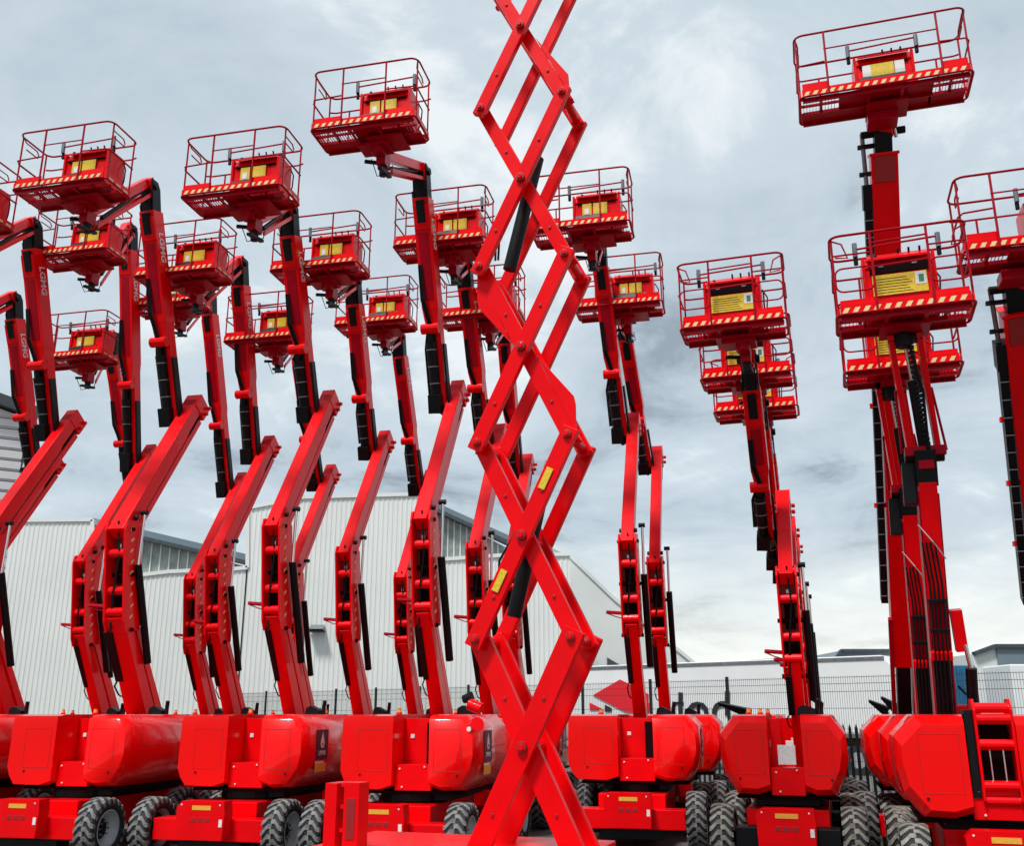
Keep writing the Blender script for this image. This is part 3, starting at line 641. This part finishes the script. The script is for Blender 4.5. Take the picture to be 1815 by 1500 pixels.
# ------------------------------------------------------------ straight lifts with long jibs (right side)
def jib_lift(name):
    root = empty(name)
    cx = 0
    chassis(root, cx, 1.02, 0, 2.3, .435, 'lugb')
    turret(root, cx, 1.98, yf=-.12, yr=1.35, zb=.92, zt=2.05, decal=False, beacon=False)
    # link tower folded in the recess
    b = MB(); x0 = .10
    for s_ in (-1, 1): b.prism('red', [(-.05, 1.12), (.25, 1.05), (.35, 1.3), (.40, 2.05), (.25, 2.22), (.02, 2.22), (-.08, 2.10)], x0 + s_ * .19 - .015, x0 + s_ * .19 + .015, 'x')
    for z, y in ((2.12, .05), (2.0, .0), (1.72, .0), (1.28, .0), (1.12, .04)): b.cyl('red', (x0 - .18, y, z), (x0 + .18, y, z), .06, 12)
    b.box('dark', x0 - .16, x0 + .16, .15, .2, 1.2, 2.0)
    for s_ in (-.07, .07): b.cyl('chrome', (x0 + s_, .04, 1.32), (x0 + s_, .04, 1.68), .012, 8)
    b.box('black', x0 - .30, x0 - .21, .0, .5, 1.15, 2.1)
    b.build('link_tower', root, bevel=.008)
    # boom: red outer tube on a black carrier
    A = V(-.27, 1.75, 1.3); Bp = V(-.22, .75, 4.95); d = (Bp - A).normalized(); fr = V(0, -d.z, d.y)
    if fr.y > 0: fr = -fr
    m = MB()
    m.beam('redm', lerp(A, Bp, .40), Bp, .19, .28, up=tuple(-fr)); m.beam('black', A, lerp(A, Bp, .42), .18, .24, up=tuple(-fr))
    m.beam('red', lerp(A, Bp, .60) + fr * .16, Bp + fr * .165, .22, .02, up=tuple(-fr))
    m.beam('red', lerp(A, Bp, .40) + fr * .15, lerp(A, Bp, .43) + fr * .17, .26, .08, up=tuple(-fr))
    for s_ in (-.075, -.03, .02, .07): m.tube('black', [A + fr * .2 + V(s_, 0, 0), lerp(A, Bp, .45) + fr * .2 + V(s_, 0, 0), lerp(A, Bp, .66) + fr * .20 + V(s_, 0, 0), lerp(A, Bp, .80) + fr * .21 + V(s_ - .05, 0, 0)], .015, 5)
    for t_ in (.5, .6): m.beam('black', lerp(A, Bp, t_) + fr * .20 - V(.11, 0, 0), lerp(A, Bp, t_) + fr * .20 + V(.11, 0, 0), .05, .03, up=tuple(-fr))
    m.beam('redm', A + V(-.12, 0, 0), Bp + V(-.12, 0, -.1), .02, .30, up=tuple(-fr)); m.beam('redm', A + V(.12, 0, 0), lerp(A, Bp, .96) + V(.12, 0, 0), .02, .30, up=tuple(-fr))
    m.tube('chrome', [lerp(A, Bp, .86) + fr * .19 + V(-.16, 0, 0), lerp(A, Bp, .80) + fr * .23 + V(.0, 0, 0), lerp(A, Bp, .74) + fr * .21 + V(.14, 0, 0)], .010, 5)
    m.build('main_boom', root, bevel=.006)
    c = MB(); c.cyl('black', A + V(.32, -.1, .2), lerp(A, Bp, .36) + V(.34, -.1, 0), .07, 12); c.cyl('chrome', lerp(A, Bp, .36) + V(.34, -.1, 0), lerp(A, Bp, .44) + V(.30, -.05, 0), .03, 8)
    c.beam('red', lerp(A, Bp, .42) + V(.26, 0, 0), lerp(A, Bp, .56) + V(.22, 0, 0), .14, .14)
    c.tube('black', [A + V(.2, -.2, .1), A + V(.4, -.3, .5), A + V(.36, -.3, .9), A + V(.2, -.25, 1.1)], .015, 5)
    c.build('lift_cylinder', root)
    k = MB()
    k.beam('black', Bp - d * .05, Bp + d * .42, .26, .34, up=tuple(-fr)); k.beam('black', Bp + V(-.22, 0, -.3), Bp + V(-.2, 0, .25), .16, .2)
    k.cyl('black', Bp + d * .34 - V(.24, 0, 0), Bp + d * .34 + V(.24, 0, 0), .09, 12); k.box('redm', Bp.x - .09, Bp.x + .10, Bp.y - .24, Bp.y - .18, Bp.z + .12, Bp.z + .34)
    k.build('boom_knuckle', root, bevel=.01)
    # jib: two side bars with a cylinder and hose chain between
    J0 = Bp + d * .38; J1 = V(-.34, .05, 6.70); j = MB()
    for s_ in (-1, 1): j.beam('red', J0 + V(s_ * .17, -.02, 0), J1 + V(s_ * .17, -.04, .05), .07, .15)
    j.beam('redm', J0 - V(.24, .08, 0), J0 + V(.26, -.08, 0), .10, .12, up=(0, 0, 1))
    for s_ in (-.27, .27): j.cyl('redm', J0 + V(s_, -.05, 0), lerp(J0, J1, .55) + V(s_ * .8, -.05, 0), .018, 6)
    j.cyl('black', J0 + V(0, -.04, .0), lerp(J0, J1, .62) + V(0, -.06, 0), .06, 12); j.cyl('chrome', lerp(J0, J1, .62) + V(0, -.06, 0), J1, .028, 8)
    for i in range(24): q = lerp(J0, J1, i / 24) + V(.05, -.10, 0); j.box('black', q.x - .035, q.x + .035, q.y - .03, q.y + .01, q.z, q.z + .05)
    j.tube('black', [J0 + V(.05, -.1, -.1), lerp(J0, J1, .5) + V(.10, -.14, 0), J1 + V(.02, -.12, .05)], .02, 6)
    j.build('jib_arm', root, bevel=.006)
    r = MB(); r.beam('black', J1 + V(-.20, 0, .04), J1 + V(.22, 0, .04), .16, .20, up=(0, 0, 1)); r.cyl('black', J1 + V(-.02, -.05, -.14), J1 + V(-.02, -.05, .10), .10, 12)
    r.build('rotator', root, bevel=.01)
    basket(root, (-.34, -.22, 6.84), 0, 1.62, kind='n', boxc=.0)
    return root
jl = jib_lift('jib_boom_lift')
yw = R(18)
for i, (sh, dx, lab) in enumerate(((0, 0, 'nearest boom lift at the lower right with big faceted hoods'),
                                (2.3, -.08, 'boom lift whose basket hangs directly below and behind the nearest right basket'))):
    o = jl if i == 0 else copy_tree(jl)
    o.location = (5.36 + math.sin(yw) * sh + dx, 11.7 + math.cos(yw) * sh, 0); o.rotation_euler = (0, 0, -yw)
    tag(o, lab, 'boom lift', 'red boom lifts with long twin bar jibs')
    if i: child(o, 'platform_basket').location.x += .16
# ------------------------------------------------------------ telescopic lifts with wide baskets
def tele_lift(name, head, base, lowd, bdx=0):
    root = empty(name)
    chassis(root, 0, 1.2, .2, 2.9, .46, 'lug')
    turret(root, 0, 1.98, yf=.0, yr=1.6, zb=.98, zt=2.05, decal=False, beacon=False)
    Hd = V(*head); Bs = V(*base); d = (Hd - Bs).normalized(); fr = V(0, -d.z, d.y)
    if fr.y > 0: fr = -fr
    m = MB(); L_ = (Hd - Bs).length
    m.beam('red', Bs + d * L_ * .16, Hd - d * .3, .34, .38, up=tuple(-fr), w2=.40, h2=.40); m.beam('black', Bs, Bs + d * L_ * .32, .22, .26, up=tuple(-fr)); m.beam('redm', Bs + V(-.16, 0, 0), Bs + d * L_ * .25 + V(-.20, 0, 0) + fr * .3, .07, .10); m.beam('red', Bs + V(.16, 0, 0), Bs + d * L_ * .34 + V(.14, 0, 0), .03, .3, up=tuple(-fr)); m.beam('dred', Hd - d * .75 + fr * .205, Hd - d * .35 + fr * .205, .30, .02, up=tuple(-fr))
    m.beam('red', Hd - d * .34, Hd - d * .29, .44, .46, up=tuple(-fr))
    m.build('main_boom', root, bevel=.012)
    t = MB(); a = Hd - d * .9 + V(-.26, 0, 0) + fr * .05; b = Bs + d * L_ * lowd + V(-.26, 0, 0) + fr * .05
    t.beam('black', b, a, .11, .20, up=tuple(-fr)); t.beam('black', a - d * .25, a + d * .15, .15, .26, up=tuple(-fr))
    t.cyl('steel', a, Hd + V(-.30, 0, .05), .035, 8)
    for k in (.15, .62): q = lerp(a, Hd + V(-.28, 0, 0), k + .2); t.beam('black', q - V(.10, 0, 0), q + V(.22, 0, .0), .07, .05, up=(0, 0, 1))
    n = int((a - b).length / .27)
    for i in range(n):
        q = lerp(b, a, (i + .5) / n); t.beam('steel', q + V(-.062, 0, 0) + fr * .11, q + V(.06, 0, 0) + fr * .11, .03, .012, up=(0, 0, 1))
    for k in (.25, .5, .75): q = lerp(b, a, k); t.beam('red', q + V(-.10, 0, 0), q + V(.1, 0, 0), .08, .07, up=(0, 0, 1))
    t.build('cable_track', root)
    k = MB(); k.beam('black', Hd - d * .29, Hd + d * .1, .26, .30, up=tuple(-fr)); k.cyl('black', Hd - V(.32, 0, -.02), Hd + V(.34, 0, .02), .06, 10)
    k.beam('red', Hd + V(.08, 0, -.05), Hd + V(.0, -.25, .10), .18, .16, up=(0, 0, 1)); k.cyl('chrome', Hd + V(.20, 0, -.1), Hd + V(.16, -.1, .12), .03, 8)
    k.beam('redm', Hd + V(-.02, -.35, -.05), Hd + V(-.02, -.35, .10), .44, .34)
    k.build('rotator', root, bevel=.01)
    basket(root, (Hd.x + bdx, Hd.y - .62, Hd.z + .20), 0, 2.44, kind='g', boxc=.05)
    return root
def local_pt(p, o, yw):  # world -> local of a thing at o turned by -yw
    q = Vector(p) - Vector(o); c, s = math.cos(yw), math.sin(yw)
    return (q.x * c - q.y * s, q.x * s + q.y * c, q.z)
yg = R(16.5)
og = (6.35, 15.6, 0)
G = tele_lift('telescopic_boom_lift', local_pt((5.80, 13.5, 10.78), og, yg), local_pt((6.95, 18.3, 1.4), og, yg), .27)
G.location = og; G.rotation_euler = (0, 0, -yg)
tag(G, 'telescopic boom lift with the highest and widest basket at the upper right', 'boom lift', 'red telescopic boom lifts with wide baskets')
oh = (8.65, 15.5, 0)
H_ = tele_lift('telescopic_boom_lift', local_pt((6.98, 12.6, 7.72), oh, yg), local_pt((9.25, 17.6, 1.4), oh, yg), .38, .48)
H_.location = oh; H_.rotation_euler = (0, 0, -yg)
tag(H_, 'telescopic boom lift with its wide basket cut off by the right edge', 'boom lift', 'red telescopic boom lifts with wide baskets')
# ------------------------------------------------------------ scissor lift
def scissor():
    ys = R(19); Y0 = 8.5
    c0 = at(928, 1325, Y0)                       # lowest visible crossing
    root = empty('scissor_lift', (c0.x, c0.y, 0), -ys)
    zc = c0.z; hx = .050 * Y0; hz = .1028 * Y0; sp = .2057 * Y0
    def pin(b, x, y, z, r=.05, l=.10): b.cyl('dred', (x, y - l, z), (x, y + .02, z), r, 14); b.cyl('red', (x, y - l - .015, z), (x, y - l, z), r * .6, 10)
    DR = .62
    for lv in range(-0, 7):
        z = zc + lv * sp
        for fy, sgn in ((0, 1), (DR, -1)):
            for kind in (0, 1):        # 0: rises to the right (outer), 1: rises to the left (inner)
                a = MB(); yo = fy + (0 if kind == 0 else .105 * sgn)
                s_ = 1 if kind == 0 else -1
                p = V(-s_ * hx, yo, z - hz); q = V(s_ * hx, yo, z + hz); dd = (q - p).normalized()
                if lv == 0: p = p - dd * .0
                aw = (.188, .148, .142, .130, .125, .122, .122)[lv]; a.beam('red', p - dd * .07, q + dd * .07, .068, aw, up=(dd.z, 0, -dd.x))
                cc_ = lerp(p, q, .5); nn = V(dd.z, 0, -dd.x)
                if nn.x < 0: nn = -nn                     # towards the right
                if kind == 1 and fy == 0 and lv == 2:
                    for e_, g_ in ((q, -1), (p, 1)):
                        m_ = lerp(e_, cc_, .88); ap = lerp(e_, cc_, .34) + nn * g_ * .20
                        a.prism('red', [(r_.x, r_.z) for r_ in (e_ + nn * g_ * .06, ap - (cc_ - e_).normalized() * .08 - nn * g_ * .02, ap, m_ + nn * g_ * .08)], yo - .040, yo - .016)
                if kind == 1 and fy == 0 and lv == 4:
                    m_ = lerp(p, cc_, .85); ap = lerp(p, cc_, .22) + nn * .15
                    a.prism('red', [(r_.x, r_.z) for r_ in (p + nn * .06, ap, m_ + nn * .07)], yo - .040, yo - .016)
                if fy == 0:
                    if kind == 0: pin(a, 0, yo - .04, z, .045, .03)
                    for e_ in (p, q): pin(a, e_.x, yo - .04, e_.z, .038, .02)
                    for t in (.2, .72):
                        w_ = lerp(p, q, t); a.cyl('dred', (w_.x, yo - .047, w_.z), (w_.x, yo - .04, w_.z), .016, 8)
                o = a.build('scissor_arm', root, bevel=.014)
                if kind == 0 and fy == 0 and lv == 1:
                    for t, ln in ((.28, .20), (.78, .20)):
                        dcl = MB(); w_ = lerp(p, q, t); dcl.beam('yellow', w_ - dd * ln / 2 + V(-.012, -.046, 0), w_ + dd * ln / 2 + V(-.012, -.046, 0),   .006, .062, up=(dd.z, 0, -dd.x)); dcl.build('warning_decal', o)
    for lv in range(0, 7):                        # cross tubes tying the near and far frames
        z = zc + lv * sp
        for x_, z_ in ((0, z), (-hx, z + hz), (hx, z + hz)): MB().cyl('red', (x_, -.04, z_), (x_, DR + .04, z_), .045, 12).build('cross_tube', root, smooth=True)
    for (xa, za, xb, zb) in ((-hx * .45, zc + sp * .62, hx * .35, zc + sp * 1.42), (-hx * .55, zc + sp * 2.55, hx * .35, zc + sp * 3.42)):
        c = MB(); yy = DR * .5; c.cyl('black', (xa, yy, za), (lerp(V(xa, 0, za), V(xb, 0, zb), .78)).to_tuple()[:1] + (yy,) + (lerp(V(xa, 0, za), V(xb, 0, zb), .78).z,), .066, 16)
        e0 = lerp(V(xa, yy, za), V(xb, yy, zb), .78); c.cyl('chrome', e0, (xb, yy, zb), .034, 12)
        for dx in (-.10, -.13): c.tube('black', [(xa + dx, yy - .05, za + .1), (xa + dx * 1.3 + .05, yy - .05, za + .5), (xa + dx + .2, yy - .05, za + .8)], .012, 5)
        c.build('lift_cylinder', root, smooth=True)
    # base
    b = MB(); zt = .985
    b.box('red', -1.85, .50, -.35, DR + .45, .75, zt); b.box('red', -1.80, .46, -.38, -.352, zt - .10, zt - .02)
    b.box('black', -1.7, .5, -.25, DR + .35, .42, .749); b.box('red', -1.3, .55, -.18, -.10, zt, zt + .03)
    b.build('chassis_frame', root, bevel=.02)
    for xx in (-1.5, .28):
        for yy in (-.42, DR + .52): 
            w_ = wheel_mesh(root, xx, yy, .40, .26, 1); w_.rotation_euler = (0, 0, R(-90 if yy < 0 else 90))
    p = MB(); p.box('red', -1.63, -1.52, -.33, -.05, zt, 1.50); p.box('red', -1.47, -1.33, -.30, -.12, zt, 1.505); p.box('dred', -1.44, -1.36, -.305, -.301, zt + .08, 1.38)
    for z in (1.12, 1.30, 1.47): p.box('red', -1.50, -1.46, -.3, -.14, z, z + .03)
    p.build('ladder_post', root, bevel=.012)
    e = MB(); e.cyl('amber', (.12, -.30, zt), (.12, -.30, zt + .045), .045, 12); e.cyl('white', (.12, -.30, zt + .045), (.12, -.30, zt + .055), .03, 12); e.build('beacon', root, smooth=True)
    v = MB(); v.cyl('red', (-hx - .02, .0, zc + .15), (-hx + .05, -.08, zc + .18), .06, 10); v.cyl('white', (-hx - .02, -.09, zc + .14), (-hx - .02, -.10, zc + .14), .02, 8)
    v.cyl('red', (-hx - .06, 0, zc + .34), (-hx + .05, 0, zc + .30), .05, 10); v.cyl('black', (-hx - .12, .02, zc + .38), (-hx - .04, .02, zc + .40), .035, 10, .05); v.build('valve', root, smooth=True)
    # deck far above the frame of the photo
    zt = zc + 6 * sp + hz + .12
    d = MB(); d.box('red', -1.6, 1.2, -.2, DR + .2, zt, zt + .14); d.build('platform_deck', root, bevel=.01)
    g = MB()
    for z in (.7, 1.24): g.tube('redm', rrect(-1.6, 1.2, -.2, DR + .2, .06, zt + z), .02, 6, True)
    for x in (-1.6, -.9, -.2, .5, 1.2):
        for y in (-.2, DR + .2): g.cyl('redm', (x, y, zt + .1), (x, y, zt + 1.24), .02, 6)
    g.build('guardrail', root, smooth=True)
    tag(root, 'red scissor lift in the middle, crossing arms running out of the top', 'scissor lift')
scissor()
# ------------------------------------------------------------ setting
g = MB(); g.add([(-600, -200, 0), (600, -200, 0), (600, 1200, 0), (-600, 1200, 0)], [(0, 1, 2, 3)], 'ground')
tag(g.build('ground'), kind='structure')
# ---- white corrugated warehouse, far side of the yard
def warehouse(name, Y, pts, depth, m, pitch_, label, ribs=True):
    """pts: roofline as pixels of the photo on the plane y = Y; walls drop to the ground"""
    root = empty(name, (0, Y, 0)); w = [(at(px, py, Y).x, at(px, py, Y).z) for px, py in pts]
    b = MB(); poly = [(w[0][0], 0)] + w + [(w[-1][0], 0)]
    b.prism(m, poly, 0, depth); b.build('wall', root)
    if ribs:
        c = MB(); x = w[0][0] + .1
        while x < w[-1][0] - .15:
            for (xa, za), (xb, zb) in zip(w, w[1:]):
                if xa <= x < xb:
                    z = za + (zb - za) * (x - xa) / (xb - xa)
                    c.add([(x, -.001, 0), (x + .04, -.03, 0), (x + .11, -.03, 0), (x + .15, -.001, 0), (x, -.001, z - .12), (x + .04, -.03, z - .12), (x + .11, -.03, z - .12), (x + .15, -.001, z - .12)],
                          [(0, 1, 5, 4), (1, 2, 6, 5), (2, 3, 7, 6), (4, 5, 6, 7)], m)
            x += pitch_
        c.build('cladding_rib', root)
    t = MB()
    for (xa, za), (xb, zb) in zip(w, w[1:]):
        t.beam(m, (xa, -.04, za - .03), (xb, -.04, zb - .03), .16, .22, up=(0, 0, 1))
    t.build('roof_trim', root)
    tag(root, label, 'warehouse')
    return root
wA = warehouse('warehouse', 60, [(-260, 925), (165, 921), (166, 1012), (225, 1022), (300, 1013), (415, 1008), (439, 1006), (440, 900), (540, 881), (770, 875), (771, 992), (890, 984), (1010, 982)], 9, 'clad', .29,
          'long pale corrugated warehouse behind the left and middle lifts')
def slant(parent, Y, p0, p1, q1, q0, nb, off):
    """roof light band between two slanting lines, with mullions and a dark verge"""
    a, b_, c, d = [at(*p, Y) for p in (p0, p1, q1, q0)]
    m = MB(); m.prism('louvre', [(v.x, v.z) for v in (a, b_, c, d)], off, off + 6); m.build('window_band', parent)
    k = MB()
    for i in range(nb + 1):
        t = i / nb; u = a.lerp(b_, t); x = u.x
        zl = d.z + (c.z - d.z) * ((x - d.x) / (c.x - d.x)) if d.x < x < c.x else min(d.z, c.z)
        if zl < u.z: k.box('clad2', x - .04, x + .04, off - .06, off - .005, zl, u.z)
    k.build('mullion', parent)
    v_ = MB(); v_.beam('roofd', (a.x - .5, off - .3, a.z + .08), (b_.x + .5, off - .3, b_.z + .08), .9, .22, up=(0, 0, 1)); 
    v_.beam('bgrey', (a.x - .5, off + .3, a.z + .45), (b_.x + .5, off + .3, b_.z + .45), .4, .40, up=(0, 0, 1)); v_.build('roof_verge', parent)
slant(wA, 60, (166, 932), (425, 1000), (425, 1018), (166, 1040), 16, .8)
slant(wA, 60, (771, 898), (905, 972), (905, 992), (771, 996), 12, .8)
warehouse('gabled_shed', 68, [(880, 985), (960, 958), (1010, 985), (1090, 1062), (1172, 1128), (1240, 1183)], 14, 'clad2', .9,
          'pale gabled shed with a long roof slope right of the scissor lift', ribs=False)
o = MB(); a = at(1076, 1166, 67.9); b_ = at(1112, 1187, 67.9); o.prism('roofd', [(a.x, a.z), (b_.x, b_.z), (a.x, b_.z)], 67.85, 67.99)
tag(o.build('roof_opening'), 'dark triangular opening low in the pale gabled shed wall', 'opening')
# flood light on the wall
fl = MB(); p = at(562, 1113, 59.7)
fl.prism('steel', [(p.y - .35, p.z - .1), (p.y + .2, p.z + .18), (p.y + .24, p.z - .02), (p.y - .2, p.z - .2)], p.x - .42, p.x + .42, 'x'); fl.box('black', p.x - .45, p.x + .5, p.y - .45, p.y + .2, p.z - .26, p.z - .19)
tag(fl.build('flood_light'), 'small grey flood light fixed on the corrugated warehouse wall', 'flood light')
# ---- near grey building at the left edge
c = at(47, 742, 34); r_ = empty('clad_building', (c.x, 34, 0), R(29)); x1 = 0; zt = c.z
b = MB(); b.box('siding', x1 - 14, x1, 0, 12, 0, zt); b.build('wall', r_)
b = MB(); z = zt - .35
while z > .2: b.box('siding', x1 - 14, x1 + .03, -.05, 0, z - .03, z + .24); b.box('roofd', x1 - 14, x1 + .02, -.035, -.001, z + .24, z + .28); z -= .38
b.build('siding_board', r_)
b = MB(); b.prism('roofd', [(x1 - 14, zt + 3.6), (x1 + .35, zt - .02), (x1 + .35, zt + .38), (x1 - 14, zt + 4.0)], -.4, 12.4); b.prism('siding', [(x1 - 14, zt), (x1, zt), (x1 - 14, zt + 3.6)], -.04, 12); b.build('roof', r_)
tag(r_, 'grey boarded building with a dark sloping roof edge at the left edge of the photo', 'building')
# ---- trailer with the big logo
def trailer():
    A = at(1005, 1192, 44.5); B_ = at(1562, 1168, 35.5); dx = B_.x - A.x; dy = B_.y - A.y; Ln = math.hypot(dx, dy); an = math.atan2(dy, dx)
    root = empty('lorry_trailer', (A.x, A.y, 0), an); zt = 4.05
    b = MB(); b.prism('trailer', [(0, 1.25), (Ln - .0, 1.25), (Ln + .9, 1.25), (Ln + .75, 2.6), (Ln + .35, 3.7), (Ln, zt), (0, zt)], 0, 2.5); b.build('curtain_body', root, bevel=.05)
    b = MB(); b.box('steel', -.02, Ln + .1, -.03, -.002, zt - .16, zt - .04); b.box('steel', 0, Ln + .6, -.03, -.002, 1.26, 1.40)
    x = .6
    while x < Ln: b.box('steel', x, x + .03, -.02, -.002, 1.1, 1.4); x += .9
    b.build('side_rail', root)
    b = MB(); b.box('dark', 0, Ln + .7, .5, 2.0, .95, 1.25); b.box('trailer', 1.5, Ln - 4.0, .02, .06, .45, 1.1)
    b.build('chassis_frame', root)
    for xx in (1.4, 2.7, 4.0, Ln - 1.2):
        w = MB(); w.cyl('tyre', (xx, .1, .5), (xx, .42, .5), .5, 20); w.cyl('rim', (xx, .09, .5), (xx, .1, .5), .28, 16); w.build('wheel', root, smooth=True)
    def loc(px, py):           # where the line of sight meets the near side plane of the trailer
        q0 = at(px, py, 1.0); d = q0 - Vector((0, 0, CAMZ)); n = Vector((-math.sin(an), math.cos(an), 0)); t = n.dot(Vector((A.x, A.y, 0))) / n.dot(d)
        P = Vector((0, 0, CAMZ)) + d * t - Vector((A.x, A.y, 0)); return (P.x * math.cos(an) + P.y * math.sin(an), P.z)
    def poly(m, pts, nm): q = MB(); q.prism(m, [loc(*p) for p in pts], -.05, -.031); q.build(nm, root)
    poly('logo', [(1052, 1233), (1100, 1205), (1150, 1231), (1150, 1268), (1108, 1262)], 'logo_diamond')
    poly('logo', [(1046, 1246), (1072, 1259), (1046, 1259)], 'logo_diamond'); poly('ink', [(1073, 1250), (1085, 1256), (1085, 1262), (1073, 1262)], 'logo_diamond')
    poly('logo', [(1147, 1250), (1155, 1244), (1155, 1262), (1147, 1262)], 'logo_diamond')
    def stroke(pts, wd):
        P = [loc(*p) for p in pts]; q = MB()
        for a, b in zip(P, P[1:]):
            d = Vector((b[0] - a[0], b[1] - a[1])); n = Vector((-d.y, d.x)).normalized() * wd / 2; e = d.normalized() * wd * .12
            q.prism('ink', [(a[0] - e.x + n.x, a[1] - e.y + n.y), (b[0] + e.x + n.x, b[1] + e.y + n.y), (b[0] + e.x - n.x, b[1] + e.y - n.y), (a[0] - e.x - n.x, a[1] - e.y - n.y)], -.05 - .002 * (len(q.f) % 5), -.031)
        q.build('lettering', root)
    stroke([(1207, 1229), (1207, 1280)], .19); stroke([(1196, 1247), (1212, 1247)], .10)
    stroke([(1224, 1272), (1224, 1257), (1229, 1251), (1237, 1249), (1246, 1251), (1252, 1258), (1254, 1272)], .19)
    stroke([(1290, 1227), (1290, 1268)], .20)
    stroke([(1267, 1272), (1267, 1260), (1271, 1252), (1279, 1248), (1290, 1248)], .19)
    tag(root, 'long white lorry trailer behind the fence with a red diamond logo and black letters', 'trailer')
trailer()
# ---- palms-free dark machine arms resting behind the fence: black mirror-like arms
for pa, pb, Y, lab in (((1272, 1247), (1330, 1266), 24, 'black pointed arm sticking up beside the narrow lift hoods'), ((1540, 1243), (1572, 1262), 22, 'black pointed arm behind the lower right hoods, the lower one'), ((1562, 1237), (1590, 1258), 21, 'black pointed arm behind the lower right hoods, the upper one')):
    a = at(*pa, Y); b_ = at(*pb, Y); q = MB(); q.beam('black', a, b_, .10, .05, up=(0, -.3, 1), w2=.16, h2=.22); q.beam('black', b_, (b_.x + .1, b_.y, 0), .06, .06)
    tag(q.build('wiper_arm', bevel=.01), lab, 'arm')
# ---- mesh fence
def fence():
    A = Vector((11.6, 23.6, 0)); B_ = Vector((-14, 49.5, 0)); H = 3.02; n = 13
    A = A + (A - B_).normalized() * 6
    for i in range(n):
        pass
    d = (B_ - A); Ln = d.length; d.normalize(); root = empty('mesh_fence', A, math.atan2(d.y, d.x))
    np_ = int(Ln / 2.75)
    for i in range(np_ + 1):
        x = i * 2.75; q = MB(); q.box('pale', x - .035, x + .035, -.035, .035, 0, H + .06); q.build('post', root)
        if i == np_: break
        w = MB(); k = x + .06
        while k < x + 2.70: w.box('fence', k - .0024, k + .0024, -.004, .004, .06, H); k += .065
        for z in (.2, .9, 1.6, 2.2, 2.62, 2.82, 2.98): w.box('fence', x + .04, x + 2.71, -.007, -.004, z - .006, z + .006)
        w.build('mesh_panel', root)
    tag(root, 'tall dark green wire mesh fence with black posts crossing the yard behind the lifts', 'fence')
fence()
def palisade():
    A = at(1190, 1265, 26.5); B_ = at(1600, 1265, 21.5); d = Vector((B_.x - A.x, B_.y - A.y, 0)); Ln = d.length; root = empty('palisade_fence', (A.x, A.y, 0), math.atan2(d.y, d.x))
    x = 0; q = MB()
    while x < Ln:
        q.prism('pale', [(x, 0), (x + .07, 0), (x + .07, 1.75), (x + .035, 1.85), (x, 1.75)], 0, .012); x += .16
    q.build('pale', root); q = MB(); q.box('pale', 0, Ln, .013, .06, .35, .41); q.box('pale', 0, Ln, .013, .06, 1.40, 1.46); q.build('rail', root)
    tag(root, 'black steel palisade fence low between the narrow lifts and the trailer', 'fence')
palisade()
# ---- far buildings and containers at the right
def simple_bld(name, Y, pts, depth, m, lab, cat, trim='roofd'):
    root = empty(name, (0, Y, 0)); w = [(at(px, py, Y).x, at(px, py, Y).z) for px, py in pts]
    b = MB(); b.prism(m, [(w[0][0], 0)] + w + [(w[-1][0], 0)], 0, depth); b.build('wall', root)
    t = MB()
    for (xa, za), (xb, zb) in zip(w, w[1:]): t.beam(trim, (xa, -.1, za), (xb, -.1, zb), .4, .22, up=(0, 0, 1))
    t.build('roof_trim', root); tag(root, lab, cat); return root
simple_bld('office_building', 75, [(1478, 1172), (1490, 1154), (1592, 1154), (1592, 1172)], 10, 'bgrey', 'low blue grey building just above the right end of the trailer', 'building')
simple_bld('low_shed', 72, [(1318, 1178), (1318, 1174), (1392, 1170), (1392, 1178)], 8, 'roofd', 'low dark roof above the trailer left of the narrow lift boom', 'building')
rb = simple_bld('industrial_unit', 60, [(1724, 1160), (1762, 1146), (1900, 1146)], 20, 'clad2', 'pale and blue grey industrial unit at the right edge behind the fence', 'building')
q = MB(); a = at(1765, 1149, 59.95); b_ = at(1900, 1190, 59.95); q.box('bgrey', a.x, b_.x, -.12, -.01, b_.z, a.z); q.build('blue_panel', rb)
def container(px0, px1, py, Y, lab):
    a = at(px0, py, Y); b_ = at(px1, py, Y); root = empty('shipping_container', (a.x, Y, 0)); w = b_.x - a.x
    q = MB(); q.box('blue', 0, w, 0, 6, 0, a.z); q.build('container_body', root, bevel=.03)
    q = MB(); x = .1
    while x < w - .1: q.box('blue', x, x + .1, -.04, -.001, .15, a.z - .15); x += .22
    q.build('corrugated_side', root); tag(root, lab, 'container', 'blue containers behind the fence')
container(1566, 1602, 1177, 44, 'blue container just right of the white trailer end')
container(1690, 1728, 1180, 44, 'blue container right of the leaning booms, left of the industrial unit')
a = at(1790, 1178, 40); r2 = empty('white_van_body', (a.x, 40, 0)); q = MB(); q.box('trailer', 0, 6, 0, 2.4, .9, a.z); q.build('box_body', r2, bevel=.05); q = MB()
for xx in (1, 5): q.cyl('tyre', (xx, -.05, .45), (xx, .3, .45), .45, 18)
q.build('wheel', r2); tag(r2, 'white box body at the right edge behind the mesh fence', 'truck')
